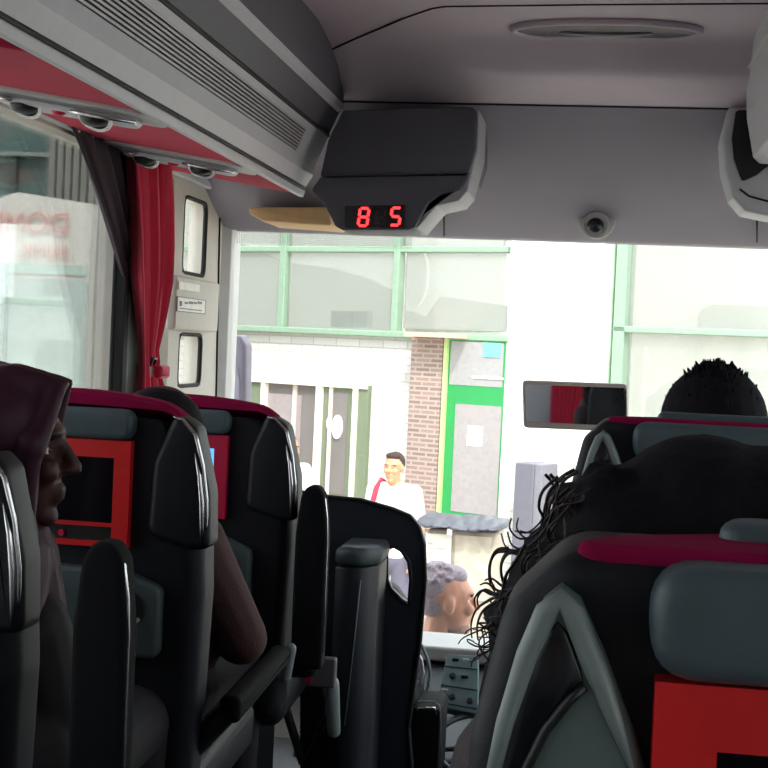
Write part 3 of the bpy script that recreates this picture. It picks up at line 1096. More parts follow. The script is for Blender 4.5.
    for sg, st in ((-1, arm_left), (1, arm_right)):
        if not st:
            continue
        ax = armx if armx is not None else cx + sg * (0.300 + wide)
        if st == 'up':
            az = top - armz
            wdt = 0.036
            ar = fillet([(-wdt, 0.52), (wdt, 0.52), (wdt * 1.0, az - 0.11), (wdt * 0.75, az - 0.022), (0.012, az), (-0.012, az), (-wdt * 0.75, az - 0.022), (-wdt * 1.0, az - 0.11)], [0.012, 0.012, 0.06, 0.04, 0.02, 0.02, 0.04, 0.06], 6)
            arm = MB().pillow(ar, -0.03, 0.02, 0.009, lambda a, c, d: Vector((ax + a, y + d, c)), 5).build('armrest', MATTE, s)
            MB().tube([(ax + wdt * q1, y - 0.018, z1_) for q1, z1_ in [(0.45, az - 0.010), (0.72, az - 0.030), (0.90, az - 0.07), (0.97, az - 0.12), (0.985, az - 0.25), (0.985, 0.56)]], [0.001, 0.0034, 0.003, 0.003, 0.003, 0.003], 6).build('piping', CHROME, arm)
            MB().cap((ax, y + 0.0, 0.52), (cx + sg * 0.2, y + 0.05, 0.50), 0.025, 0.025).build('armrest_hinge', BLACKP, s)
        else:
            ar = fillet([(0.06, 0.555), (0.48, 0.575), (0.50, 0.60), (0.47, 0.615), (0.06, 0.605)], 0.015, 5)
            arm = MB().pillow(ar, ax - 0.05, ax - 0.01, 0.013, lambda a, c, d: Vector((d, y + a, c)), 4).build('armrest', MATTE, s)
            MB().cap((ax - 0.012, y + 0.49, 0.605), (ax - 0.024, y + 0.495, 0.545), 0.012, 0.014).build('armrest_tip', SILVER, arm)
            MB().cap((ax - 0.03, y + 0.08, 0.58), (cx + sg * 0.2, y + 0.08, 0.46), 0.02, 0.02).build('armrest_hinge', BLACKP, s)
    return s


BLUES = emit('blue_screen', (70, 150, 215), 0.75)
seat(-0.955, 1.72, 1.125, 'black coach seat at the far left edge, behind the woman in a head scarf', arm_right='up', armx=-0.606, capped=False, armz=0.139)
seat(-0.930, 2.38, 1.147, 'black coach seat with red-framed blank screen in front of the woman in a head scarf', arm_right='down', wide=0.036)
seat(-0.942, 3.08, 1.117, 'frontmost black coach seat on the left, with lit blue screen', arm_right='up', bez=BEZELP, screen_mat=BLUES, wide=0.055, armx=-0.610)
seat(0.164, 0.69, 1.156, 'nearest coach seat with large grey side handle and red-framed screen at lower right', row='right')
seat(0.205, 1.38, 1.115, 'coach seat mostly hidden behind the curly dark hair', row='right')
seat(0.19, 2.07, 1.160, 'coach seat directly behind the short-haired man', row='right')
seat(0.66, 0.69, 1.168, 'window side coach seat beside the nearest grey-handled seat', row='right')
seat(0.69, 2.07, 1.15, 'window side coach seat beside the short-haired man', row='right')


# ================================================================== PEOPLE
def frame(face, tilt=0.0, roll=0.0):
    f_ = Vector((face[0], face[1], 0)).normalized()
    s_ = Vector((0, 0, 1)).cross(f_)   # person's left
    u_ = Vector((0, 0, 1))
    q_ = Matrix.Rotation(tilt, 3, s_) @ Matrix.Rotation(roll, 3, f_)
    f_, s_, u_ = q_ @ f_, q_ @ s_, q_ @ u_
    return Matrix((f_, s_, u_)).transposed()


def head_prims(b_, C, R, k_=1.0, neck=True):
    P = lambda f_, s_, u_: Vector(C) + R @ (Vector((f_, s_, u_)) * k_)
    E = lambda c, r: b_.ell(P(*c), tuple(x * k_ for x in r), R, 20, 14)
    E((-0.012, 0, 0.032), (0.097, 0.076, 0.086))
    E((0.03, 0, -0.035), (0.060, 0.058, 0.078))
    E((0.036, 0, 0.03), (0.054, 0.064, 0.05))
    E((0.066, 0, -0.093), (0.024, 0.026, 0.019))
    E((0.02, 0, -0.072), (0.052, 0.052, 0.035))
    b_.cap(P(0.088, 0, 0.022), P(0.112, 0, -0.020), 0.0085 * k_, 0.0115 * k_)
    for s_ in (-1, 1):
        E((0.102, s_ * 0.010, -0.024), (0.010, 0.008, 0.008))
        E((0.072, s_ * 0.038, -0.022), (0.022, 0.022, 0.022))
        E((0.0, s_ * 0.076, -0.004), (0.020, 0.008, 0.032))
    E((0.079, 0, 0.034), (0.017, 0.052, 0.011))
    E((0.090, 0, -0.052), (0.010, 0.023, 0.007))
    E((0.088, 0, -0.064), (0.010, 0.021, 0.008))
    if neck:
        b_.cap(P(-0.015, 0, -0.07), P(-0.035, 0, -0.20), 0.050 * k_, 0.058 * k_)
    return P


def eyes(C, R, parent, k_=1.0):
    P = lambda f_, s_, u_: Vector(C) + R @ (Vector((f_, s_, u_)) * k_)
    for s_ in (-1, 1):
        e = MB().ell(P(0.066, s_ * 0.031, 0.008), 0.0115 * k_).build('eye', mat('eye_white', (225, 218, 212), 0.3), parent)
        MB().ell(P(0.0745, s_ * 0.032, 0.008), 0.0050 * k_).build('iris', mat('dark_iris', (30, 20, 16), 0.2), e)
        MB().tube([P(0.086, s_ * 0.016, 0.026), P(0.089, s_ * 0.032, 0.031), P(0.078, s_ * 0.052, 0.026)], 0.0035 * k_, 6).build('eyebrow', HAIRB, parent)


def hand_prims(b_, W_, dirv, pn, k_=1.0):
    """wrist point, finger direction, palm normal"""
    d = Vector(dirv).normalized()
    n_ = Vector(pn)
    n_ = (n_ - d * n_.dot(d)).normalized()
    s_ = d.cross(n_)
    W_ = Vector(W_)
    R = Matrix((d, s_, n_)).transposed()
    b_.ell(W_ + d * 0.045 * k_, (0.052 * k_, 0.038 * k_, 0.016 * k_), R)
    for i, (o_, L_) in enumerate([(-0.029, 0.062), (-0.010, 0.074), (0.010, 0.070), (0.028, 0.055)]):
        p0 = W_ + d * 0.082 * k_ + s_ * o_ * k_
        p1 = p0 + (d * 0.9 + n_ * 0.35 + s_ * o_ * 2).normalized() * L_ * 0.5 * k_
        p2 = p1 + (d * 0.6 + n_ * 0.8).normalized() * L_ * 0.5 * k_
        b_.cap(p0, p1, 0.0095 * k_, 0.0088 * k_, 8)
        b_.cap(p1, p2, 0.0088 * k_, 0.0075 * k_, 8)
    t0 = W_ + d * 0.02 * k_ - s_ * 0.028 * k_
    t1 = t0 + (d * 0.5 - s_ * 0.8 + n_ * 0.3).normalized() * 0.04 * k_
    t2 = t1 + (d * 0.9 - s_ * 0.1 + n_ * 0.4).normalized() * 0.032 * k_
    b_.cap(t0, t1, 0.013 * k_, 0.011 * k_, 8)
    b_.cap(t1, t2, 0.011 * k_, 0.009 * k_, 8)


def seated(name, label, HC, face, hip, skin, shirt, trouser, hs=1.0, tilt=0.0, shoulders=None, arms=None, hairfn=None, facedir=None, shz=None, ankles=True):
    """a seated figure facing +Y in a coach seat; HC head centre, hip (x,y)"""
    R = frame(face, tilt)
    HC = Vector(HC)
    hx, hy_ = hip
    b_ = MB()
    P = head_prims(b_, HC, R, hs)
    nk = HC + Vector((0, -0.02, -0.20 * hs))
    sz = shz or (HC.z - 0.27)
    shl = shoulders or [Vector((HC.x - 0.17, HC.y - 0.02, sz)), Vector((HC.x + 0.17, HC.y - 0.02, sz))]
    arms_ = arms or [(shl[0] + Vector((-0.05, 0.05, -0.25)), shl[0] + Vector((0.02, 0.27, -0.32))), (shl[1] + Vector((0.05, 0.05, -0.25)), shl[1] + Vector((-0.02, 0.27, -0.32)))]
    base = Vector((hx, hy_, 0.0))
    th = [Vector((hx - 0.10, hy_, 0.555)), Vector((hx + 0.10, hy_, 0.555))]
    kn = [p + Vector((-0.02 + 0.04 * i, 0.40, 0.01)) for i, p in enumerate(th)]
    an = [Vector((p.x, p.y + 0.03, 0.10)) for p in kn]
    for i in (0, 1):
        b_.cap(nk + Vector((0, 0, -0.03)), shl[i] * 0.7 + nk * 0.3 + Vector((0, 0, -0.03)), 0.055, 0.05)
        b_.cap(shl[i], arms_[i][0], 0.045, 0.036)
        b_.cap(arms_[i][0], arms_[i][1], 0.036, 0.026)
        d_ = (arms_[i][1] - arms_[i][0]).normalized()
        hand_prims(b_, arms_[i][1], d_, (0, 0, -1))
        b_.cap(th[i], kn[i], 0.072, 0.052)
        b_.cap(kn[i], an[i], 0.05, 0.036)
        b_.cap(an[i] + Vector((0, -0.02, -0.05)), an[i] + Vector((0, 0.14, -0.065)), 0.036, 0.028)
    b_.cap((shl[0] + shl[1]) / 2 + Vector((0, 0, -0.10)), (hx, hy_, 0.62), 0.115, 0.12)
    body = b_.build(name, skin, None, remesh=0.006, smooth_it=2)
    tag(body, label, 'person')
    # garments
    g = MB()
    mid = (shl[0] + shl[1]) / 2
    w_ = (shl[1] - shl[0]).length / 2
    g.ell(mid + Vector((0, 0, -0.12)), (w_ + 0.015, 0.125, 0.19))
    g.ell((mid.x * .5 + hx * .5, mid.y * .5 + hy_ * .5, (sz + 0.6) / 2 - 0.03), (w_ * 0.92, 0.125, 0.25))
    g.ell((hx, hy_, 0.62), (0.185, 0.14, 0.12))
    for i in (0, 1):
        g.cap(nk + Vector((0, 0, -0.045)), shl[i], 0.064, 0.066)
        g.cap(shl[i], arms_[i][0], 0.068, 0.054)
        g.cap(arms_[i][0], arms_[i][0] * 0.12 + arms_[i][1] * 0.88, 0.054, 0.040)
    g.build('top_garment', shirt, body, remesh=0.007, smooth_it=3)
    g = MB()
    g.ell((hx, hy_ + 0.02, 0.58), (0.18, 0.14, 0.095))
    for i in (0, 1):
        g.cap(th[i], kn[i], 0.088, 0.066)
        g.cap(kn[i], an[i] + Vector((0, 0, 0.03)), 0.064, 0.05)
    g.build('trousers', trouser, body, remesh=0.008, smooth_it=2)
    for i in (0, 1):
        MB().cap(an[i] + Vector((0, -0.03, -0.052)), an[i] + Vector((0, 0.15, -0.062)), 0.047, 0.036).build('shoe', BLACKP, body, remesh=0.007)
    return body, P, R


MAROON = mat('dark_maroon_satin', (54, 22, 38), 0.55, spec=0.25, bump=0.2, bscale=60)
PLUMC = mat('dark_plum_cloth', (22, 17, 21), 0.8)
BROWNC = mat('brown_knit', (76, 46, 46), 0.85, bump=0.4)
DARKC = mat('black_cloth', (28, 24, 30), 0.85)
DENIM = mat('dark_denim', (34, 36, 50), 0.9)

# woman in a head scarf (profile towards the aisle)
YH = 1.98
hc = atY(0, 452, YH)
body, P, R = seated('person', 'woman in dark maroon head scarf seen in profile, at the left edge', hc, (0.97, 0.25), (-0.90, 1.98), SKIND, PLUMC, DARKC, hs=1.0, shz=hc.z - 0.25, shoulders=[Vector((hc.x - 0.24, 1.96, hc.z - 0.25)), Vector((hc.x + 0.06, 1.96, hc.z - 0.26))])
eyes(hc, R, body)
b = MB()
pp_ = lambda f_, s_, u_: P(f_, s_, u_)
b.ell(pp_(-0.022, 0, 0.040), (0.104, 0.094, 0.098), R, 20, 14)
b.ell(pp_(-0.035, 0, -0.04), (0.085, 0.094, 0.12), R, 20, 14)
for s_ in (-1, 1):
    b.cap(pp_(0.015, s_ * 0.03, 0.108), pp_(0.092, s_ * 0.022, 0.106), 0.027, 0.010)
    b.cap(pp_(0.084, s_ * 0.034, 0.098), pp_(0.06, s_ * 0.07, 0.01), 0.014, 0.018)
    b.cap(pp_(0.055, s_ * 0.072, 0.02), pp_(0.045, s_ * 0.058, -0.09), 0.018, 0.02)
b.cap(pp_(0.040, 0, -0.126), pp_(-0.03, 0, -0.14), 0.040, 0.06)
b.cap(pp_(0.02, 0.03, -0.16), pp_(0.03, 0.06, -0.30), 0.07, 0.08)
b.cap(pp_(0.02, -0.03, -0.16), pp_(0.0, -0.09, -0.30), 0.07, 0.08)
b.cap(pp_(-0.06, 0, -0.08), pp_(-0.08, 0, -0.32), 0.09, 0.11)
b.build('head_scarf', MAROON, body, remesh=0.006, smooth_it=3)

# passenger between the two left seats, brown sleeve in the aisle gap
YH = 2.66
hc = atY(163, 445, YH)
s0 = atY(210, 520, 2.64)
el = atY(270, 636, 2.74)
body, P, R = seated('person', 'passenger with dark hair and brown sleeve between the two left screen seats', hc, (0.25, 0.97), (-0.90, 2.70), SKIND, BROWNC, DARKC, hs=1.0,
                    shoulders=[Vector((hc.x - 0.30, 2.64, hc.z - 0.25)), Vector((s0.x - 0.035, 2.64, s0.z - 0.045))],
                    arms=[(Vector((hc.x - 0.35, 2.70, 0.72)), Vector((hc.x - 0.28, 2.90, 0.66))), (Vector((el.x - 0.05, 2.70, el.z + 0.0)), Vector((el.x - 0.15, 2.92, 0.70)))])
eyes(hc, R, body)
b = MB()
b.ell(P(-0.020, 0, 0.022), (0.106, 0.090, 0.094), R, 20, 14)
b.ell(P(-0.035, 0, -0.05), (0.085, 0.092, 0.12), R, 20, 14)
b.ell(P(-0.06, 0, -0.14), (0.06, 0.085, 0.12), R)
b.build('hair', HAIRB, body, remesh=0.007, smooth_it=2)

# curly-haired woman on the right
YH = 0.97
px_ = F / YH
hc = Vector((0.122, YH, 1.075))
shA = Vector((-0.045, 0.93, 0.915))
body, P, R = seated('person', 'person with big dark curly hair seen from behind, centre right', hc, (0, 1), (0.16, 1.0), SKIND, mat('dark_brown_top', (46, 30, 36), 0.85), DARKC, hs=0.98,
                    shoulders=[shA, Vector((0.30, 0.93, 0.88))], arms=[(Vector((-0.055, 0.99, 0.72)), Vector((-0.01, 1.2, 0.62))), (Vector((0.33, 0.99, 0.66)), Vector((0.28, 1.2, 0.60)))])
eyes(hc, R, body)
b = MB()
for (u_, v_, r_, yy) in [(700, 535, 100, 0.95), (640, 572, 108, 0.94), (592, 642, 104, 0.93), (578, 705, 100, 0.93), (760, 545, 98, 0.95), (800, 600, 100, 0.95)]:
    c_ = atY(u_, v_, yy)
    b.ell(c_, (r_ * yy / F, 0.095, r_ * yy / F))
rnd = random.Random(3)
for i in range(140):
    th = rnd.uniform(0.1, PI - 0.1)
    ph = rnd.uniform(0, 2 * PI)
    u_, v_, r_ = rnd.choice([(640, 572, 108), (592, 642, 102)])
    c_ = atY(u_, v_, 0.94)
    b.ell(c_ + Vector((math.sin(th) * math.cos(ph) * r_ * 0.94 / F, 0.09 * math.sin(th) * math.sin(ph), math.cos(th) * r_ * 0.94 / F)) * 0.97, rnd.uniform(0.006, 0.013), None, 8, 6)
hair = b.build('hair', HAIRB, body, remesh=0.006, smooth_it=1)
# loose curls round the rim
b = MB()
rim = [(668, 432), (630, 440), (600, 452), (575, 472), (560, 490), (548, 508), (535, 530), (520, 556), (505, 580), (492, 596), (480, 612)]


def rimpt(t):
    t *= len(rim) - 1
    i = min(int(t), len(rim) - 2)
    return lerp(rim[i], rim[i + 1], t - i)


for i in range(100):
    t0 = 0.34 + 0.66 * rnd.random()
    u_, v_ = rimpt(t0)
    yy = rnd.uniform(0.86, 1.0)
    p = atY(u_ + rnd.uniform(6, 20), v_ + rnd.uniform(4, 14), yy)
    out = rnd.uniform(0.1, 0.6) * (0.2 + 0.8 * t0)
    L_ = rnd.uniform(0.015, 0.042)
    a0 = rnd.uniform(0, 2 * PI)
    pts = []
    tr = rnd.uniform(0.003, 0.008)
    tw = rnd.uniform(3, 7)
    dr = Vector((-out * 0.75, rnd.uniform(-0.3, 0.3), -0.6 if t0 > 0.25 else -0.15)).normalized()
    ax1 = dr.orthogonal().normalized()
    ax2 = dr.cross(ax1)
    for k_ in range(16):
        s = k_ / 15
        g = a0 + tw * s
        pts.append(p + dr * L_ * s + (ax1 * math.cos(g) + ax2 * math.sin(g)) * tr * (0.6 + s) + Vector((0, 0, 0.010 * s * s * (rnd.random() > 2))))
    b.tube(pts, [0.0009 * (1 - 0.5 * k_ / 15) for k_ in range(16)], 5)
# the few long ringlets that stand out against the daylight
for path in [[(560, 478), (545, 492), (541, 508), (545, 520), (538, 535), (522, 540), (512, 530), (514, 518)],
             [(565, 488), (552, 500), (546, 520), (536, 536), (520, 548), (508, 545), (503, 530)],
             [(548, 470), (556, 482), (548, 500), (544, 516), (530, 528), (516, 526)],
             [(520, 556), (505, 552), (497, 564), (499, 582), (508, 592), (518, 588)],
             [(512, 548), (500, 550), (494, 562), (494, 578), (500, 590)],
             [(515, 585), (500, 588), (488, 580), (480, 582)],
             [(510, 592), (495, 596), (484, 592), (477, 600), (478, 610)],
             [(530, 540), (518, 560), (510, 572), (506, 590), (500, 604)],
             [(575, 470), (560, 480), (553, 498), (556, 512), (548, 530), (530, 548), (515, 552)],
             [(500, 600), (488, 606), (478, 614), (473, 628), (474, 644)]]:
    for rep in range(2):
        jy = rnd.uniform(0.88, 0.99)
        off = (rnd.uniform(-5, 5), rnd.uniform(-5, 5))
        pts = [atY(u_ + off[0], v_ + off[1], jy + 0.003 * i) for i, (u_, v_) in enumerate(path)]
        fine = []
        for i in range(len(pts) - 1):
            p0, p1, p2, p3 = pts[max(i - 1, 0)], pts[i], pts[i + 1], pts[min(i + 2, len(pts) - 1)]
            for q_ in range(6):
                s = q_ / 6
                fine.append(0.5 * ((2 * p1) + (p2 - p0) * s + (2 * p0 - 5 * p1 + 4 * p2 - p3) * s * s + (3 * p1 - p0 - 3 * p2 + p3) * s ** 3))
        n_ = len(fine)
        b.tube(fine, [0.0013 * (1 - 0.6 * i / n_) for i in range(n_)], 5)
b.build('loose_curls', mat('brown_black_curls', (40, 24, 26), 0.6, var=0.3), body)
# hair falling over the left shoulder
b = MB()
b.cap((-0.005, 0.93, 1.04), (-0.03, 0.92, 0.95), 0.045, 0.055)
b.cap((-0.03, 0.92, 0.97), (-0.035, 0.93, 0.80), 0.055, 0.055)
b.build('hair_over_shoulder', mat('dark_brown_hair', (40, 24, 28), 0.7, var=0.3, vscale=100, bump=0.5), body, remesh=0.006, smooth_it=2)

# man in front on the right, only the top of the head shows
YH = 2.34
hc = atY(710, 440, YH)
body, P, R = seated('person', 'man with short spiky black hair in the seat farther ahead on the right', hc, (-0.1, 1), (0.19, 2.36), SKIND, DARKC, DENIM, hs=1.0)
eyes(hc, R, body)
b = MB()
b.ell(P(-0.022, 0, 0.030), (0.100, 0.086, 0.094), R, 20, 14)
b.ell(P(-0.04, 0, -0.03), (0.070, 0.086, 0.08), R)
b.build('hair', HAIRB, body, remesh=0.006, smooth_it=1)
b = MB()
for i in range(260):
    a = rnd.uniform(0, 2 * PI)
    q_ = rnd.uniform(0, 1.25)
    d_ = Vector((math.sin(q_) * math.cos(a), math.sin(q_) * math.sin(a), math.cos(q_)))
    p0 = P(-0.022 + 0.094 * d_.x, 0.079 * d_.y, 0.034 + 0.085 * d_.z)
    d2 = (R @ Vector((d_.x * 0.7 + 0.5, d_.y * 0.6 + rnd.uniform(-.4, .4), d_.z * 0.9))).normalized()
    L_ = rnd.uniform(0.006, 0.014) * (1.2 if q_ < 0.7 else 0.6)
    b.tube([p0, p0 + d2 * L_ * 0.6, p0 + d2 * L_ + Vector((0, 0, 0.002))], [0.0045, 0.003, 0.0006], 5)
b.build('hair_tufts', HAIRB, body)


# ---- standing figures outside (ground at z = GZ)
GZ = -1.32


def standing(label, HC, face, skin, shirt, trouser, hairm, k_=1.0, long_hair=False, hs=1.0, sleeve=True, vox=0.01):
    R = frame(face)
    HC = Vector(HC)
    b_ = MB()
    P = head_prims(b_, HC, R, hs)
    g0 = Vector((HC.x, HC.y, GZ))
    H = HC.z + 0.12 - GZ
    T = lambda f_, s_, z_: Vector((HC.x, HC.y, GZ)) + R @ Vector((f_ - 0.03, s_, 0)) + Vector((0, 0, z_))
    shz = H - 0.305
    hipz = H * 0.50
    sh = [T(0, s_ * 0.175, shz) for s_ in (-1, 1)]
    el = [T(-0.02, s_ * 0.235, shz - 0.27) for s_ in (-1, 1)]
    wr = [T(0.06, s_ * 0.23, shz - 0.50) for s_ in (-1, 1)]
    hp = [T(0, s_ * 0.09, hipz) for s_ in (-1, 1)]
    kn = [T(0.02, s_ * 0.10, H * 0.27) for s_ in (-1, 1)]
    an = [T(-0.02, s_ * 0.11, 0.09) for s_ in (-1, 1)]
    b_.cap(T(0, 0, shz - 0.1), T(0, 0, hipz + 0.08), 0.115, 0.12)
    for i in (0, 1):
        b_.cap(T(0, 0, shz + 0.02), sh[i], 0.05, 0.048)
        b_.cap(sh[i], el[i], 0.045, 0.036)
        b_.cap(el[i], wr[i], 0.036, 0.025)
        hand_prims(b_, wr[i], (wr[i] - el[i]), R @ Vector((0, (1 if i == 0 else -1), 0)))
        b_.cap(hp[i], kn[i], 0.08, 0.052)
        b_.cap(kn[i], an[i], 0.052, 0.036)
        b_.cap(an[i] + Vector((0, 0, -0.04)), an[i] + R @ Vector((0.14, 0, 0)) + Vector((0, 0, -0.06)), 0.035, 0.028)
    body = b_.build('person', skin, None, remesh=0.007, smooth_it=1)
    tag(body, label, 'person')
    g = MB()
    Rb = frame(face)
    g.ell(T(0, 0, shz - 0.11), (0.12, 0.185, 0.17), Rb)
    g.ell(T(0, 0, (shz + hipz) / 2), (0.115, 0.165, 0.24), Rb)
    g.ell(T(0, 0, hipz + 0.06), (0.12, 0.17, 0.12), Rb)
    for i in (0, 1):
        g.cap(T(0, 0, shz + 0.0), sh[i], 0.07, 0.064)
        g.cap(sh[i], sh[i] * 0.35 + el[i] * 0.65 if sleeve else el[i] * 0.1 + wr[i] * 0.9, 0.066, 0.056)
    g.build('shirt', shirt, body, remesh=0.009, smooth_it=2)
    g = MB()
    g.ell(T(0, 0, hipz), (0.118, 0.165, 0.12), Rb)
    for i in (0, 1):
        g.cap(hp[i], kn[i], 0.092, 0.07)
        g.cap(kn[i], an[i] + Vector((0, 0, 0.02)), 0.068, 0.055)
    g.build('trousers', trouser, body, remesh=0.01, smooth_it=2)
    for i in (0, 1):
        MB().cap(an[i] + Vector((0, 0, -0.045)) - R @ Vector((0.02, 0, 0)), an[i] + R @ Vector((0.15, 0, 0)) + Vector((0, 0, -0.055)), 0.045, 0.035).build('shoe', BLACKP, body, remesh=0.008)
    eyes(HC, R, body, hs)
    return body, P, R, T, shz


# man close outside, beyond the windscreen sill
hc = atY(445, 601, 5.2)
NAVY = mat('navy_cloth', (52, 52, 86), 0.85)
body, P, R, T, shz = standing('grey-haired man in navy shirt in profile just beyond the windscreen sill', hc, (0.93, 0.30), mat('ruddy_skin', (178, 122, 100), 0.55), NAVY, DENIM, HAIRG, hs=1.12)
b = MB()
b.ell(P(-0.028, 0, 0.044), (0.094, 0.083, 0.088), R, 20, 14)
b.ell(P(-0.040, 0, 0.008), (0.074, 0.0795, 0.070), R)
b.ell(P(0.020, 0, 0.085), (0.06, 0.066, 0.042), R)
for i in range(160):
    a = rnd.uniform(0, 2 * PI)
    q_ = rnd.uniform(0, 1.3)
    d_ = Vector((math.sin(q_) * math.cos(a), math.sin(q_) * math.sin(a), math.cos(q_)))
    b.ell(P(-0.028 + 0.092 * d_.x, 0.081 * d_.y, 0.044 + 0.086 * d_.z), rnd.uniform(0.005, 0.009), None, 6, 5)
b.build('hair', HAIRG, body, remesh=0.006, smooth_it=1)
# shorter stubble beard
b = MB()
b.ell(P(0.030, 0, -0.086), (0.062, 0.060, 0.036), R)
b.ell(P(0.068, 0, -0.094), (0.027, 0.03, 0.02), R)
b.build('beard', mat('stubble', (128, 96, 88), 0.8, var=0.3, vscale=200), body, remesh=0.006, smooth_it=1)

# man in a white t-shirt with backpack, by the brick pillar
YP = 11.1
hc = atY(394, 468, YP)
WHITE = mat('white_cotton', (240, 238, 236), 0.85)
body, P, R, T, shz = standing('man in white t-shirt with red backpack straps standing by the brick pillar', hc, (-0.25, -0.95), SKIN, WHITE, mat('mauve_trousers', (92, 88, 104), 0.9), HAIRB, vox=0.012)
b = MB()
b.ell(P(-0.025, 0, 0.046), (0.092, 0.080, 0.086), R, 20, 14)
b.ell(P(0.03, 0, 0.098), (0.05, 0.062, 0.03), R)
b.build('hair', mat('dark_brown_crop', (52, 34, 32), 0.8), body, remesh=0.008)
b = MB()
MB_ = mat('white_cotton', (240, 238, 236))
bpk = thing('backpack', 'red and grey backpack worn by the man in the white t-shirt', 'bag', tuple(T(-0.2, 0, shz - 0.25)))
Rb = R
g = MB()
g.ell(T(-0.19, 0, shz - 0.22), (0.09, 0.16, 0.23), Rb)
g.ell(T(-0.24, -0.03, shz - 0.28), (0.07, 0.12, 0.13), Rb)
g.build('pack', mat('grey_brown_pack', (142, 118, 112), 0.9), bpk, remesh=0.01, smooth_it=2)
for s_ in (-1,):
    g = MB()
    g.tube([T(-0.12, s_ * 0.10, shz + 0.02), T(-0.02, s_ * 0.125, shz + 0.075), T(0.08, s_ * 0.125, shz + 0.02), T(0.135, s_ * 0.13, shz - 0.10), T(0.12, s_ * 0.155, shz - 0.25), T(0.0, s_ * 0.185, shz - 0.36)], 0.022, 8)
    g.build('strap', mat('red_strap', (168, 40, 62), 0.8), bpk)

# woman by the left shop window
YP = 11.6
hc = atY(289, 449, YP)
body, P, R, T, shz = standing('woman in white top with dark hair walking past the shop window', hc, (0.6, -0.7), SKIN, WHITE, DENIM, HAIRB)
b = MB()
b.ell(P(-0.03, 0, 0.046), (0.095, 0.082, 0.088), R, 20, 14)
b.ell(P(-0.08, 0, -0.03), (0.05, 0.075, 0.11), R)
b.build('hair', mat('dark_brown_crop', (52, 34, 32), 0.8), body, remesh=0.008)

# ================================================================== FRONT OF THE CABIN
# partition with a hand hole
YQ = 3.62
pq = lambda u, v: (lambda p: (p.x, p.z))(atY(u, v, YQ))
par = thing('partition', 'black moulded partition with rounded corner and hand hole in front of the left seats', 'partition', (atY(380, 600, YQ).x, YQ, 0))
outer = [(300, 492), (330, 497), (360, 500), (392, 509), (409, 516), (419, 528), (424, 545), (425, 580), (420, 640), (413, 690), (408, 730), (411, 768), (411, 1050)]
inner = [(386, 548), (394, 546), (402, 551), (409, 562), (411, 580), (409, 606), (400, 600), (390, 590), (386, 580)]
o1 = [pq(*p) for p in outer] + [pq(300, 1050)]
hole = fillet([pq(*p) for p in inner], 0.004, 2)
# panel assembled as a ring-and-plate outline: bridged through a slit at the left of the hole
slit = pq(384, 620)
lf = pq(300, 620)


def plate_with_hole(outer2d, hole2d, y0, y1, name, m, parent):
    bm = bmesh.new()
    rings = []
    for y_ in (y0, y1):
        ov = [bm.verts.new((a, y_, c)) for a, c in outer2d]
        hv = [bm.verts.new((a, y_, c)) for a, c in hole2d]
        es = [bm.edges.new((ov[i], ov[(i + 1) % len(ov)])) for i in range(len(ov))]
        es += [bm.edges.new((hv[i], hv[(i + 1) % len(hv)])) for i in range(len(hv))]
        bmesh.ops.triangle_fill(bm, edges=es, use_beauty=True)
        rings.append((ov, hv))
    for q_ in (0, 1):
        A, B = rings[0][q_], rings[1][q_]
        for i in range(len(A)):
            j = (i + 1) % len(A)
            bm.faces.new((A[i], A[j], B[j], B[i]))
    bm.verts.index_update()
    o_ = MB()
    o_.add([v.co.copy() for v in bm.verts], [tuple(v.index for v in f.verts) for f in bm.faces])
    bm.free()
    return o_.build(name, m, parent)


o1s = fillet(o1, [0.01] + [0.03] * 12 + [0.0], 4)
ob = plate_with_hole(o1s, hole, YQ, YQ + 0.05, 'panel', mat('partition_plastic', (38, 42, 50), 0.35), par)
MB().tube([(a, YQ + 0.0, c) for a, c in [pq(*p) for p in outer]], 0.006, 8).build('edge_piping', BLACKP, par)
MB().tube([(a, YQ + 0.004, c) for a, c in hole], 0.006, 8, closed=True).build('hole_rim', BLACKP, par)
# guide seat back seen through the hole
b = MB()
gs = thing('guide_seat', 'low black fold-down seat beyond the partition hand hole', 'seat', (atY(400, 640, 3.85).x, 3.85, 0))
gq = lambda u, v: (lambda p: (p.x, p.z))(atY(u, v, 3.85))
MB().pillow(fillet([gq(350, 1020), gq(416, 1020), gq(416, 640), gq(410, 606), gq(396, 586), gq(380, 578), gq(350, 576)], 0.03, 5), 3.82, 3.9, 0.02, sweepY, 4).build('backrest', LEATHER, gs)
MB().box((atY(350, 800, 3.9).x, 3.88, 0.0), (atY(410, 800, 3.9).x, 4.15, 0.30)).build('seat_base', BLACKP, gs, bevel=0.02)
# bin with grey lid
YW = 3.42
bq = lambda u, v: (lambda p: (p.x, p.z))(atY(u, v, YW))
bi = thing('console_bin', 'black console bin with grey rounded lid before the partition', 'bin', (atY(362, 600, YW).x, YW + 0.08, 0))
x0, x1 = atY(334, 600, YW).x, atY(374, 600, YW).x
zt_ = atY(362, 568, YW).z
plan = fillet([(x0 - 0.00, YW + 0.0), (x1 - 0.03, YW - 0.0), (x1, YW + 0.06), (x1, YW + 0.2), (x0 - 0.00, YW + 0.2)], [0.0, 0.05, 0.03, 0, 0], 6)
MB().pillow(plan, 0.0, zt_, 0.006, lambda a, c, d: Vector((a, c, d)), 3).build('body', mat('bin_plastic', (26, 30, 38), 0.5), bi)
plan2 = fillet([(x0 - 0.00, YW - 0.006), (x1 - 0.03, YW - 0.006), (x1 + 0.006, YW + 0.056), (x1 + 0.006, YW + 0.19), (x0 - 0.00, YW + 0.19)], [0.0, 0.05, 0.03, 0, 0], 6)
MB().pillow(plan2, zt_, zt_ + 0.05, 0.02, lambda a, c, d: Vector((a, c, d)), 5).build('lid', TRAYGREY, bi)
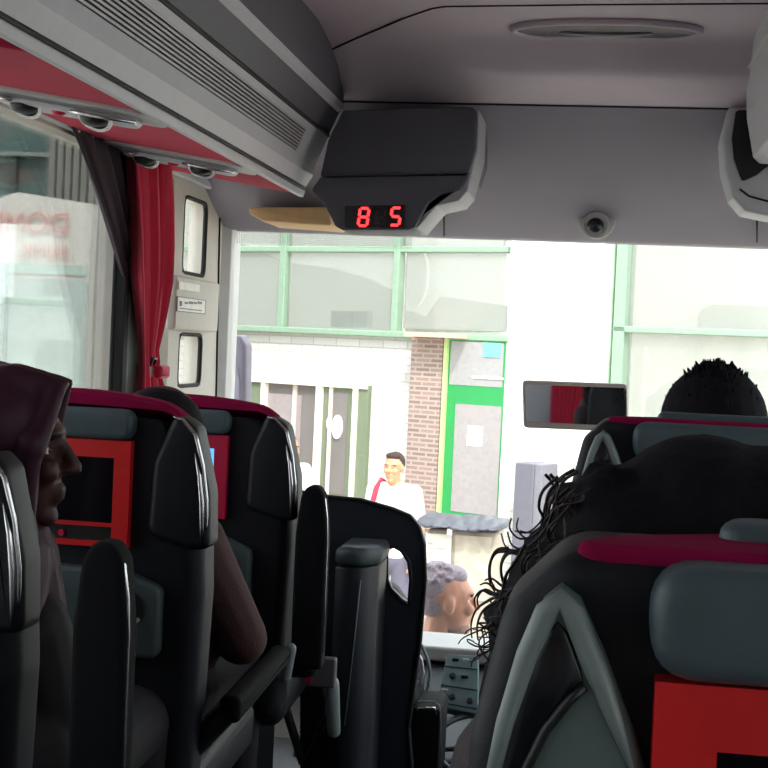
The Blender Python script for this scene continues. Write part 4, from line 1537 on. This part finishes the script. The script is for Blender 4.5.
MB().tube([(x1 - 0.035, YW - 0.001, zt_ - 0.03), (x1 - 0.045, YW - 0.001, 0.5), (x1 - 0.06, YW - 0.001, 0.3)], 0.0015, 5).build('seam', SILVER, bi)
# seat belt buckle below the front seat
kb = atY(321, 672, 3.2)
sb = thing('seat_belt', 'grey seat belt buckle with red button below the frontmost left seat armrest', 'seat belt', (kb.x, 3.2, kb.z - 0.1))
MB().box((kb.x - 0.035, 3.19, kb.z - 0.035), (kb.x + 0.035, 3.22, kb.z + 0.035)).build('buckle', mat('buckle_grey', (92, 88, 96), 0.5), sb, bevel=0.006)
MB().box((kb.x - 0.035, 3.185, kb.z - 0.025), (kb.x - 0.018, 3.19, kb.z + 0.0)).build('release_button', BEZELP, sb, bevel=0.002)
MB().tube([(kb.x + 0.0, 3.205, kb.z - 0.03), (kb.x + 0.02, 3.23, kb.z - 0.1), (kb.x - 0.04, 3.22, kb.z - 0.22), (kb.x - 0.12, 3.2, 0.5)], 0.012, 8).build('strap', BLACKP, sb)
ab = atY(330, 705, 3.22)
MB().cap(ab + Vector((0.0, 0, 0.05)), ab + Vector((0.012, 0, -0.06)), 0.020, 0.016).build('tongue', SILVER, sb)

# dashboard
YD = 4.35
dq = lambda u, v, y=YD: atY(u, v, y)
dash = thing('dashboard', 'black driver dashboard below the windscreen with grey switch panel', 'dashboard', (-0.35, 4.45, -0.1))
b = MB()
dz = sill.z - 0.06
b.pillow(fillet([(4.12, -0.05), (4.10, 0.02), (4.30, dz - 0.12), (4.52, dz), (4.64, dz), (4.64, -0.3), (4.2, -0.3)], [0.02, 0.04, 0.08, 0.03, 0, 0, 0.02], 5), -0.85, 0.6, 0.02, lambda a, c, d: Vector((d, a, c)), 3)
b.build('cowl', mat('dash_black', (32, 38, 44), 0.5), dash)
# switch panel, facing the camera and lying on the cowl slope
YK = 4.08
sp0 = [(446, 655), (470, 658), (470, 712), (437, 704)]
SW = mat('teal_grey_panel', (96, 118, 122), 0.5)
pts = [atY(u, v, YK + (712 - v) * 0.0022) for u, v in [(447, 654), (478, 656), (478, 714), (436, 706)]]
cen = sum(pts, Vector()) / 4
nrm = (pts[1] - pts[0]).cross(pts[3] - pts[0]).normalized()
if nrm.y > 0:
    nrm = -nrm
vs_ = pts + [p - nrm * 0.04 for p in pts]
MB().add(vs_, [(0, 1, 2, 3), (7, 6, 5, 4), (0, 4, 5, 1), (1, 5, 6, 2), (2, 6, 7, 3), (3, 7, 4, 0)]).build('switch_panel', SW, dash, bevel=0.003)


def onp(s, t):
    a = pts[0].lerp(pts[1], s)
    c = pts[3].lerp(pts[2], s)
    return a.lerp(c, t)


for (s, t_k, r_) in [(0.30, 0.42, 0.009), (0.36, 0.80, 0.009), (0.80, 0.82, 0.009)]:
    MB().disc(onp(s, t_k), nrm, r_, 0.012, 18).build('knob', BLACKP, dash, bevel=0.002)
for (s, t_k, m) in [(0.62, 0.10, LIGHTG), (0.10, 0.80, BLACKP), (0.62, 0.40, BLACKP), (0.3, 0.10, BLACKP), (0.13, 0.70, LIGHTG)]:
    c = onp(s, t_k)
    MB().box(c - Vector((0.010, 0.004, 0.006)), c + Vector((0.010, 0.004, 0.006))).build('switch', m, dash, bevel=0.002)
b = MB()
for t_k in (0.24, 0.60, 0.92):
    b.tube([onp(0.02, t_k) + nrm * 0.001, onp(0.98, t_k) + nrm * 0.001], 0.002, 5)
b.build('seam', BLACKP, dash)
# steering wheel
wc = atY(470, 742, 4.0)
sw = thing('steering_wheel', 'dark steering wheel partly visible below the switch panel', 'steering wheel', tuple(wc + Vector((0, 0.1, -0.2))))
wn_ = Vector((0.05, -0.45, 0.85)).normalized()
a_ = wn_.orthogonal().normalized()
c_ = wn_.cross(a_)
R_ = 0.13
wcc = wc + Vector((0.03, 0.0, -0.01))
MB().tube([wcc + (a_ * math.cos(2 * PI * i / 40) + c_ * math.sin(2 * PI * i / 40)) * R_ for i in range(40)], 0.010, 10, closed=True).build('rim', mat('wheel_grey', (70, 76, 82), 0.35), sw)
MB().disc(wcc - wn_ * 0.02, wn_, 0.045, 0.02, 24).build('hub', BLACKP, sw, bevel=0.004)
for g in (0.5, 2.6, 4.7):
    MB().cap(wcc + (a_ * math.cos(g) + c_ * math.sin(g)) * 0.04, wcc + (a_ * math.cos(g) + c_ * math.sin(g)) * R_, 0.009, 0.007).build('spoke', BLACKP, sw)
MB().cap(wcc - wn_ * 0.02, wcc - wn_ * 0.22 + Vector((0, 0.1, 0)), 0.025, 0.03).build('column', BLACKP, sw)
# box with silver handle beside the aisle
hb_ = atY(425, 708, 3.75)
hx0, hx1 = atY(411, 720, 3.75).x, atY(440, 720, 3.75).x
cb = thing('storage_box', 'black box with a small silver handle at the front of the aisle', 'box', ((hx0 + hx1) / 2, 3.8, 0))
MB().pillow(fillet([(hx0, 0.0), (hx1, 0.0), (hx1, hb_.z), (hx0, hb_.z)], [0, 0, 0.018, 0.018], 5), 3.75, 3.95, 0.006, sweepY, 3).build('casing', MATTE, cb)
MB().tube([atY(417, 714, 3.74), atY(418, 708, 3.73), atY(435, 708, 3.73), atY(436, 714, 3.74)], 0.003, 6).build('handle', CHROME, cb)
MB().tube([atY(413, 704, 3.748), atY(418, 701.5, 3.748), atY(434, 701.5, 3.748), atY(439, 705, 3.748), atY(440.5, 712, 3.748), atY(441, 760, 3.748)], 0.002, 6).build('edge_trim', SILVER, cb)
# round white-faced gauge/mirror disc seen by the partition edge
gp = atY(414, 672, 4.02)
gt = thing('side_console', 'curved silver-rimmed console edge between partition and dashboard', 'console', tuple(gp + Vector((0, 0, -0.1))))
arc = [(414, 636), (422, 646), (428, 660), (430, 674), (428, 688), (421, 700), (412, 708)]
MB().tube([atY(u, v, 4.0) for u, v in arc], 0.005, 8).build('rim', SILVER, gt)
ar2 = [atY(u, v, 4.01) for u, v in [(405, 645), (416, 650), (422, 660), (424, 674), (421, 686), (413, 698), (405, 704)]]
MB().prism([(p.x, p.z) for p in ar2], 4.01, 4.03, sweepY).build('face', mat('pale_lilac', (176, 174, 186), 0.4), gt)

# interior mirror
YM = 4.36
mc = atY(575, 406, YM)
mr = thing('rear_view_mirror', 'wide rounded rear view mirror with beige frame before the windscreen', 'mirror', tuple(mc))
a, b2, c2, d2 = atY(522, 381, YM), atY(628, 385, YM), atY(627, 432, YM), atY(523, 430, YM)
wx = ((b2 - a).length + (c2 - d2).length) / 4
hz_ = ((d2 - a).length + (c2 - b2).length) / 4
ex = (b2 - a).normalized()
ez = (a - d2).normalized()
MROT = 0.0
en = ex.cross(ez).normalized()
if en.y > 0:
    en = -en
MFN = lambda p, q_, d_: mc + ex * p + ez * q_ + en * d_
ol = fillet([(-wx, -hz_), (wx, -hz_), (wx, hz_), (-wx, hz_)], 0.014, 5)
MB().pillow(ol, -0.04, 0.0, 0.006, MFN, 3).build('frame', mat('beige_mirror_frame', (186, 172, 164), 0.5), mr)
il = fillet([(-wx + 0.009, -hz_ + 0.020), (wx - 0.004, -hz_ + 0.018), (wx - 0.004, hz_ - 0.013), (-wx + 0.009, hz_ - 0.013)], 0.008, 4)
MIR = bpy.data.materials.new('mirror_glass')
MIR.use_nodes = True
pbm = MIR.node_tree.nodes['Principled BSDF']
pbm.inputs['Metallic'].default_value = 1
pbm.inputs['Roughness'].default_value = 0.02
pbm.inputs['Base Color'].default_value = (0.95, 0.96, 0.98, 1)
MB().prism(il, -0.001, 0.0015, MFN).build('mirror_glass', MIR, mr)
MB().tube([MFN(wx * 0.9, -hz_ * 0.5, -0.03), MFN(wx * 1.3, -hz_ * 1.5, -0.06), MFN(wx * 1.5, -hz_ * 6, -0.05), Vector((MFN(wx * 1.5, 0, 0).x, 4.5, sill.z - 0.02))], 0.010, 8).build('arm', BLACKP, mr)
# rear curtain, added behind the camera to give the mirror its red band
rc = MB()
vs_ = []
for i in range(2):
    for j in range(41):
        vs_.append((-0.38 + 0.33 * j / 40, YB + 0.05 + 0.008 * math.sin(j * 1.5), 0.3 + 1.6 * i))
rc.add(vs_, [(j, j + 1, 42 + j, 41 + j) for j in range(40)], True)
tag(rc.build('curtain', CURT), 'red curtain strip added at the rear of the bus for the mirror reflection', 'curtain')

# ================================================================== OUTSIDE
GROUND = mat('pale_paving', (186, 178, 166), 0.9, var=0.12, vscale=2)
struct(MB().box((-30, -20, GZ - 0.2), (30, 40, GZ)).build('ground', GROUND))
# exterior mirror of the bus
me_ = thing('side_mirror', 'lilac-grey exterior bus mirror beyond the left windscreen pillar', 'mirror', tuple(atY(238, 400, 4.95)))
mq = lambda u, v: (lambda p: (p.x, p.z))(atY(u, v, 4.95))
LIL = mat('lilac_grey_plastic', (92, 84, 100), 0.5)
MB().pillow(fillet([mq(226, 470), mq(245, 470), mq(246, 345), mq(240, 335), mq(226, 334)], [0.01, 0.02, 0.03, 0.02, 0.0], 5), 4.95, 5.05, 0.014, sweepY, 4).build('housing', LIL, me_)
MB().pillow(fillet([mq(229, 465), mq(239, 465), mq(240, 380), mq(236, 366), mq(230, 364)], 0.012, 4), 4.945, 4.96, 0.004, sweepY, 3).build('inner_shell', mat('lilac_light', (122, 114, 132), 0.4), me_)
MB().cap(atY(226, 420, 5.0), Vector((XL, 4.74, atY(226, 440, 5.0).z)), 0.02, 0.02).build('bracket', BLACKP, me_)

# ---- building facade
AF = math.radians(24)
fdir = Vector((math.cos(AF), -math.sin(AF), 0))
fn0 = Vector((-math.sin(AF), -math.cos(AF), 0))   # towards the bus
FO = atY(430, 400, 12.5)


def fpt(u, v, off=0.0):
    d = ray(u, v)
    o_ = FO + fn0 * off
    t = (o_ - EYE).dot(fn0) / d.dot(fn0)
    p = EYE + d * t
    return (p - o_).dot(fdir), p.z


def fw(s, z, off):
    return Vector((FO.x, FO.y, 0)) + fdir * s + fn0 * off + Vector((0, 0, z))


bl = thing('building', 'white and green-framed glass building facade across the front of the bus', 'building', tuple(fw(0, GZ, 0)))


def slab(u0_, v0_, u1_, v1_, off0, off1, name, m, parent=bl, bevel=0, zb=None, ztp=None):
    s0_ = fpt(u0_, (v0_ + v1_) / 2, off1)[0]
    s1_ = fpt(u1_, (v0_ + v1_) / 2, off1)[0]
    z1_ = fpt((u0_ + u1_) / 2, v0_, off1)[1] if ztp is None else ztp
    z0_ = fpt((u0_ + u1_) / 2, v1_, off1)[1] if zb is None else zb
    vs_ = [fw(s, z, o_) for o_ in (off0, off1) for s, z in ((s0_, z0_), (s1_, z0_), (s1_, z1_), (s0_, z1_))]
    return MB().add(vs_, [(3, 2, 1, 0), (4, 5, 6, 7), (0, 1, 5, 4), (1, 2, 6, 5), (2, 3, 7, 6), (3, 0, 4, 7)]).build(name, m, parent, bevel=bevel)


STUC = brickmat('whitewashed_brick', (206, 202, 196), (198, 194, 188), (178, 172, 166), 0.24, 0.075, 0.006)
BRK = brickmat('brown_pink_brick', (150, 124, 114), (126, 104, 96), (164, 148, 140), 0.14, 0.042, 0.009)
BEIGEB = brickmat('beige_stone_blocks', (160, 148, 132), (148, 136, 120), (120, 108, 96), 0.4, 0.17, 0.01)
WPL = mat('white_render', (252, 250, 247), 0.8, var=0.01)
GRN = mat('pale_green_frame', (132, 156, 134), 0.5)
GRN2 = mat('bright_green_frame', (34, 142, 72), 0.5)
GRN3 = mat('olive_green_frame', (112, 122, 98), 0.6)
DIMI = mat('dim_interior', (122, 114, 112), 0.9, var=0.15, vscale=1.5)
REFL_PALE = mat('pale_reflection', (190, 192, 188), 0.9, var=0.06, vscale=0.7)
CREAM = mat('cream_post', (238, 226, 206), 0.6)
PANE = glass('facade_glass', (0.94, 0.94, 0.93), 1.0, 0.34, (182, 184, 178))

# walls
slab(120, 332, 410, 600, -0.3, 0.0, 'wall', STUC, zb=GZ + 0.55)
slab(120, 590, 520, 640, -0.3, 0.015, 'plinth', BEIGEB, zb=GZ)
slab(406, 336, 437, 600, -0.2, 0.10, 'brick_pier', BRK, zb=GZ + 0.5)
slab(508, 60, 610, 560, -0.3, 0.06, 'white_wall', WPL, zb=GZ + 1.2)
slab(496, 465, 640, 640, -0.2, 0.09, 'lower_wall', STUC, zb=GZ)
# backdrop of the upper glazing: interior wall, and pale shapes painting the reflected skyline
slab(100, 120, 508, 332, -2.6, -2.5, 'interior_wall', mat('very_pale_interior', (244, 246, 244), 0.9), zb=fpt(300, 330)[1])
b = MB()
vp = [fpt(u, v, -1.8) for u, v in [(238, 243), (283, 262), (330, 268), (365, 278), (393, 292), (393, 332), (200, 332), (200, 240)]]
b.prism(vp, -1.9, -1.8, lambda a, c, d: fw(a, c, d))
b.build('roof_shape', REFL_PALE, bl)
vp = [fpt(u, v, -1.7) for u, v in [(405, 310), (425, 318), (440, 296), (508, 306), (508, 332), (405, 332)]]
MB().prism(vp, -1.8, -1.7, lambda a, c, d: fw(a, c, d)).build('roof_shape', mat('pale_stone', (196, 196, 190), 0.9), bl)
slab(331, 311, 351, 327, -0.5, -0.4, 'reflected_window', mat('reflected_window_grey', (112, 116, 120), 0.7))  # window reflected in the pane, painted as a grey box
slab(353, 311, 367, 327, -0.5, -0.4, 'reflected_window', mat('reflected_window_grey', (112, 116, 120), 0.7))
b = MB()
c_s, c_z = fpt(415, 277, -1.2)
b.prism([(c_s + 0.14 * math.cos(2 * PI * i / 30), c_z + 0.30 * math.sin(2 * PI * i / 30)) for i in range(30)], -1.25, -1.2, lambda a, c, d: fw(a, c, d))
b.build('round_lamp', mat('white_globe', (250, 250, 250), 0.5), bl)
# upper glazing frames
for (u0_, u1_) in [(120, 283), (289, 399), (405, 508)]:
    slab(u0_, 60, u1_, 247, -0.02, 0.0, 'upper_pane', PANE)
    slab(u0_, 251, u1_, 330, -0.02, 0.0, 'upper_pane', PANE)
slab(120, 60, 508, 70, -0.1, 0.05, 'frame_rail', GRN)
slab(282, 60, 288, 332, -0.05, 0.06, 'mullion', GRN, bevel=0.01)
slab(396, 60, 402, 332, -0.05, 0.06, 'mullion', GRN, bevel=0.01)
slab(120, 246, 508, 252, -0.05, 0.04, 'frame_rail', GRN, bevel=0.01)
slab(120, 328, 508, 334, -0.1, 0.08, 'sill', GRN, bevel=0.01)
# lower left windows
w0 = 0.004
slab(238, 380, 366, 520, 0.0, 0.01, 'dim_interior', DIMI)
slab(236, 380, 367, 385, 0.0, 0.07, 'window_head', CREAM)
slab(236, 383, 248, 520, 0.0, 0.03, 'window_side', mat('pale_green_panel', (168, 184, 156), 0.7))
slab(248, 383, 259, 520, 0.0, 0.04, 'window_side', GRN3)
slab(258, 383, 262, 520, 0.0, 0.07, 'window_post', CREAM)
slab(290, 385, 294, 520, 0.0, 0.03, 'window_post', mat('pinkish_post', (206, 190, 184), 0.7))
slab(313, 383, 318, 520, 0.0, 0.08, 'window_post', CREAM)
dr = slab(318, 385, 352, 520, 0.0, 0.03, 'shop_door', GRN3)
slab(325, 391, 346, 494, 0.03, 0.035, 'door_pane', DIMI, dr)
slab(327, 385, 330, 500, 0.03, 0.05, 'door_edge', CREAM, dr)
slab(350, 385, 354, 520, 0.0, 0.08, 'window_post', CREAM)
slab(354, 385, 366, 520, 0.0, 0.05, 'window_side', GRN3)
for (u, v, ru, rv) in [(337, 427, 6, 12), (329, 423, 3, 6)]:
    s_, z_ = fpt(u, v, 0.05)
    MB().prism([(s_ + ru * 0.0093 * math.cos(2 * PI * i / 24), z_ + rv * 0.0093 * math.sin(2 * PI * i / 24)) for i in range(24)], 0.034, 0.055, lambda a, c, d: fw(a, c, d)).build('oval_sticker', WPL, bl)
slab(262, 394, 300, 470, 0.012, 0.02, 'window_pane', mat('pinkish_grey_pane', (158, 146, 146), 0.3))
# drain pipe and green door
slab(437, 340, 441, 560, 0.0, 0.08, 'drain_pipe', CREAM)
slab(404, 333, 455, 337, 0.0, 0.30, 'canopy_edge', mat('pale_terracotta', (206, 172, 150), 0.7))
gd = slab(441, 334, 508, 532, -0.1, 0.06, 'green_door', GRN2)
slab(450, 342, 503, 386, 0.06, 0.065, 'transom_pane', mat('grey_pane', (150, 146, 146), 0.15), gd)
slab(453, 405, 499, 514, 0.06, 0.065, 'door_pane', mat('grey_pane_low', (150, 142, 142), 0.15), gd)
slab(440, 336, 443, 530, 0.06, 0.10, 'door_edge', mat('yellow_green', (190, 214, 140), 0.6), gd)
slab(483, 343, 500, 357, 0.065, 0.075, 'exit_sign', mat('aqua_sign', (110, 214, 200), 0.5), gd)
slab(467, 426, 482, 446, 0.065, 0.07, 'paper_notice', WPL, gd)
slab(472, 377, 503, 379, 0.065, 0.075, 'door_closer', WPL, gd)
# grey cabinet against the white wall
gc = thing('utility_cabinet', 'grey metal utility cabinet against the white wall under the mirror', 'cabinet', tuple(fw(fpt(525, 520, .3)[0], GZ, 0.3)))
slab(512, 463, 531, 600, 0.1, 0.42, 'body', mat('cabinet_grey', (96, 94, 104), 0.6), gc, bevel=0.01, zb=GZ)
slab(531, 464, 539, 600, 0.1, 0.40, 'side', mat('cabinet_grey2', (116, 114, 122), 0.6), gc, bevel=0.01, zb=GZ)
# right glazing
slab(606, 60, 613, 470, -0.1, 0.10, 'frame_edge', mat('peeling_green', (170, 198, 168), 0.8, var=0.25, vscale=6))
slab(613, 60, 624, 600, -0.1, 0.08, 'mullion', GRN)
slab(612, 330, 900, 337, -0.05, 0.08, 'frame_rail', GRN, bevel=0.01)
slab(624, 60, 900, 330, -0.02, 0.0, 'upper_pane', PANE)
slab(624, 337, 900, 600, -0.02, 0.0, 'lower_pane', PANE)
slab(600, 60, 900, 600, -3.2, -3.1, 'interior_wall', mat('cream_interior', (236, 234, 226), 0.9, var=0.05, vscale=0.8), zb=GZ)
slab(632, 347, 641, 470, -1.0, -0.9, 'interior_post', mat('cream_post2', (226, 220, 210), 0.8))
b = MB()
vp = [fpt(u, v, -1.5) for u, v in [(697, 318), (700, 310), (712, 304), (768, 306), (900, 312), (900, 330), (698, 330)]]
b.prism(vp, -1.8, -1.5, lambda a, c, d: fw(a, c, d))
b.build('roof_shape', mat('pale_stone', (196, 196, 190), 0.9), bl)
vp = [fpt(u, v, -1.5) for u, v in [(640, 400), (680, 372), (720, 366), (900, 380), (900, 470), (640, 470)]]
MB().prism(vp, -1.9, -1.6, lambda a, c, d: fw(a, c, d)).build('interior_counter', mat('pale_grey_counter', (205, 205, 200), 0.9), bl)
# glass cabinet roof: keep direct sun out of the interior
vs_ = [fw(s, z, o_) for z in (4.2, 4.3) for s, o_ in ((-9, 0.4), (9, 0.4), (9, -3.4), (-9, -3.4))]
MB().add(vs_, [(0, 1, 2, 3), (7, 6, 5, 4), (0, 4, 5, 1), (1, 5, 6, 2), (2, 6, 7, 3), (3, 7, 4, 0)]).build('roof', WPL, bl)

# notice stand with covered top in front of the building
YN = 8.0
nq = lambda u, v: atY(u, v, YN)
ns = thing('notice_stand', 'stone-look stand with white posters under a crumpled grey cover', 'notice stand', (nq(458, 600).x, YN, GZ))
def fl_(u0_, v0_, u1_, v1_, y0, y1, name, m, par_, zb=None, bevel=0.0):
    x0_, x1_ = atY(u0_, (v0_ + v1_) / 2, y0).x, atY(u1_, (v0_ + v1_) / 2, y0).x
    z1_ = atY((u0_ + u1_) / 2, v0_, y0).z
    z0_ = atY((u0_ + u1_) / 2, v1_, y0).z if zb is None else zb
    return MB().box((x0_, y0, z0_), (x1_, y1, z1_)).build(name, m, par_, bevel=bevel)
fl_(424, 531, 497, 640, YN, YN + 0.5, 'body', mat('stone_beige', (160, 148, 134), 0.9, var=0.3, vscale=9), ns, zb=GZ, bevel=0.03)
fl_(425, 534, 451, 575, YN - 0.012, YN, 'poster', mat('poster_white', (204, 200, 192), 0.8, var=0.08, vscale=25), ns)
fl_(454, 536, 490, 600, YN - 0.012, YN, 'poster', mat('poster_beige', (168, 158, 142), 0.8, var=0.22, vscale=14), ns)
fl_(447, 529, 452, 535, YN - 0.06, YN - 0.05, 'tag', WPL, ns)
b = MB()
xa, xb = nq(422, 526).x, nq(499, 526).x
zc = nq(460, 526).z
for i in range(26):
    s = i / 25
    b.ell((xa + (xb - xa) * s, YN + 0.2 + 0.1 * math.sin(i * 2.1), zc + 0.006 * math.sin(i * 1.7)), (0.05, 0.26, 0.022 + 0.005 * math.sin(i * 3)), None, 10, 8)
b.build('cover', mat('crumpled_grey_plastic', (66, 66, 76), 0.45, var=0.3, vscale=12), ns, remesh=0.012, smooth_it=1)
b = MB()
for i, (ua, ub, v) in enumerate([(428, 433, 543), (428, 434, 548), (429, 432, 553), (436, 448, 548), (437, 447, 553), (430, 446, 562)]):
    x0_, x1_ = nq(ua, v).x, nq(ub, v).x
    z_ = nq(ua, v).z
    b.box((x0_, YN - 0.016, z_ - 0.006), (x1_, YN - 0.012, z_ + 0.006))
b.build('poster_writing', mat('faded_print', (176, 170, 160), 0.8), ns)

# ---- outside the left side window
# white sign board; reflection in the glass built as faint mirror-written pink lettering
YS = 7.0
sb_ = thing('sign_board', 'white board with faint reflected pink lettering outside the left window', 'sign', (atY(40, 300, YS).x, YS, GZ))
sq = lambda u, v: (lambda p: (p.x, p.z))(atY(u, v, YS))
out_ = [sq(-120, 214), sq(0, 198), sq(18, 192), sq(93, 204), sq(88, 300), sq(84, 430), sq(84, 470), sq(-120, 470)]
MB().prism(out_, YS, YS + 0.08, sweepY).build('panel', mat('off_white_board', (206, 200, 190), 0.8), sb_)
fl_(-110, 262, 86, 272, YS - 0.01, YS, 'stripe', mat('pale_green_stripe', (172, 192, 180), 0.8), sb_)
fl_(-110, 276, 84, 470, YS - 0.006, YS, 'lower_panel', mat('pale_green_grey', (178, 190, 182), 0.8), sb_)
fl_(2, 262, 6, 470, YS - 0.012, YS - 0.006, 'post', mat('grey_green_post', (140, 156, 148), 0.8), sb_)
fl_(-60, 240, -50, 900, YS + 0.08, YS + 0.16, 'support', RACKD, sb_, zb=GZ)
fl_(60, 240, 70, 900, YS + 0.08, YS + 0.16, 'support', RACKD, sb_, zb=GZ)
PK = mat('reflected_pink_letter', (210, 158, 148), 0.8)
for txt, u, v, hpx in (('DOMNE', 70, 234, 23), ('IAJMK', 68, 259, 15)):
    cu_ = bpy.data.curves.new('lettering', 'FONT')
    cu_.body = txt
    cu_.size = hpx / F * YS * 1.35
    cu_.extrude = 0.002
    cu_.materials.append(PK)
    tmp_ = bpy.data.objects.new('tmp_text', cu_)
    COL.objects.link(tmp_)
    dg_ = bpy.context.evaluated_depsgraph_get()
    me_t = bpy.data.meshes.new_from_object(tmp_.evaluated_get(dg_))
    bpy.data.objects.remove(tmp_)
    to = bpy.data.objects.new('lettering', me_t)
    COL.objects.link(to)
    to.parent = sb_
    p_ = atY(u, v, YS - 0.02)
    to.location = p_ - Vector(sb_['_org'])
    to.rotation_euler = (PI / 2, 0, 0)
    to.scale = (-1, 1, 1)
# teal building behind, ribbed shutter, brown wall
tb = thing('building', 'dark teal building behind the white board outside the left window', 'building', (atY(20, 300, 10.5).x, 10.5, GZ))
fl_(-300, -60, 52, 420, 10.5, 12.5, 'wall', mat('teal_grey_cladding', (70, 92, 86), 0.7, var=0.2, vscale=2), tb, zb=GZ)
fl_(-300, 148, 50, 152, 10.42, 10.5, 'ledge', mat('pale_ledge', (120, 128, 122), 0.7), tb)
fl_(9, 152, 16, 192, 10.44, 10.5, 'post', mat('dark_teal_post', (52, 70, 64), 0.7), tb)
rs_ = thing('roller_shutter', 'grey ribbed shutter wall outside, between the white board and the curtain', 'shutter', (atY(80, 300, 9.2).x, 9.2, GZ))
SHUT = mat('shutter_grey', (118, 116, 108), 0.7)
fl_(48, -60, 150, 420, 9.25, 9.6, 'wall', mat('shutter_wall', (112, 106, 100), 0.8), rs_, zb=GZ)
for i in range(7):
    fl_(49 + i * 8, -60, 54 + i * 8, 420, 9.2, 9.25, 'rib', SHUT, rs_, zb=GZ)
fl_(106, 215, 119, 400, 9.1, 9.2, 'red_reflection', mat('reflected_red', (128, 60, 66), 0.8), rs_)  # red reflection in the side window, built as a coloured strip

for o in bpy.data.objects:
    if '_org' in o:
        del o['_org']
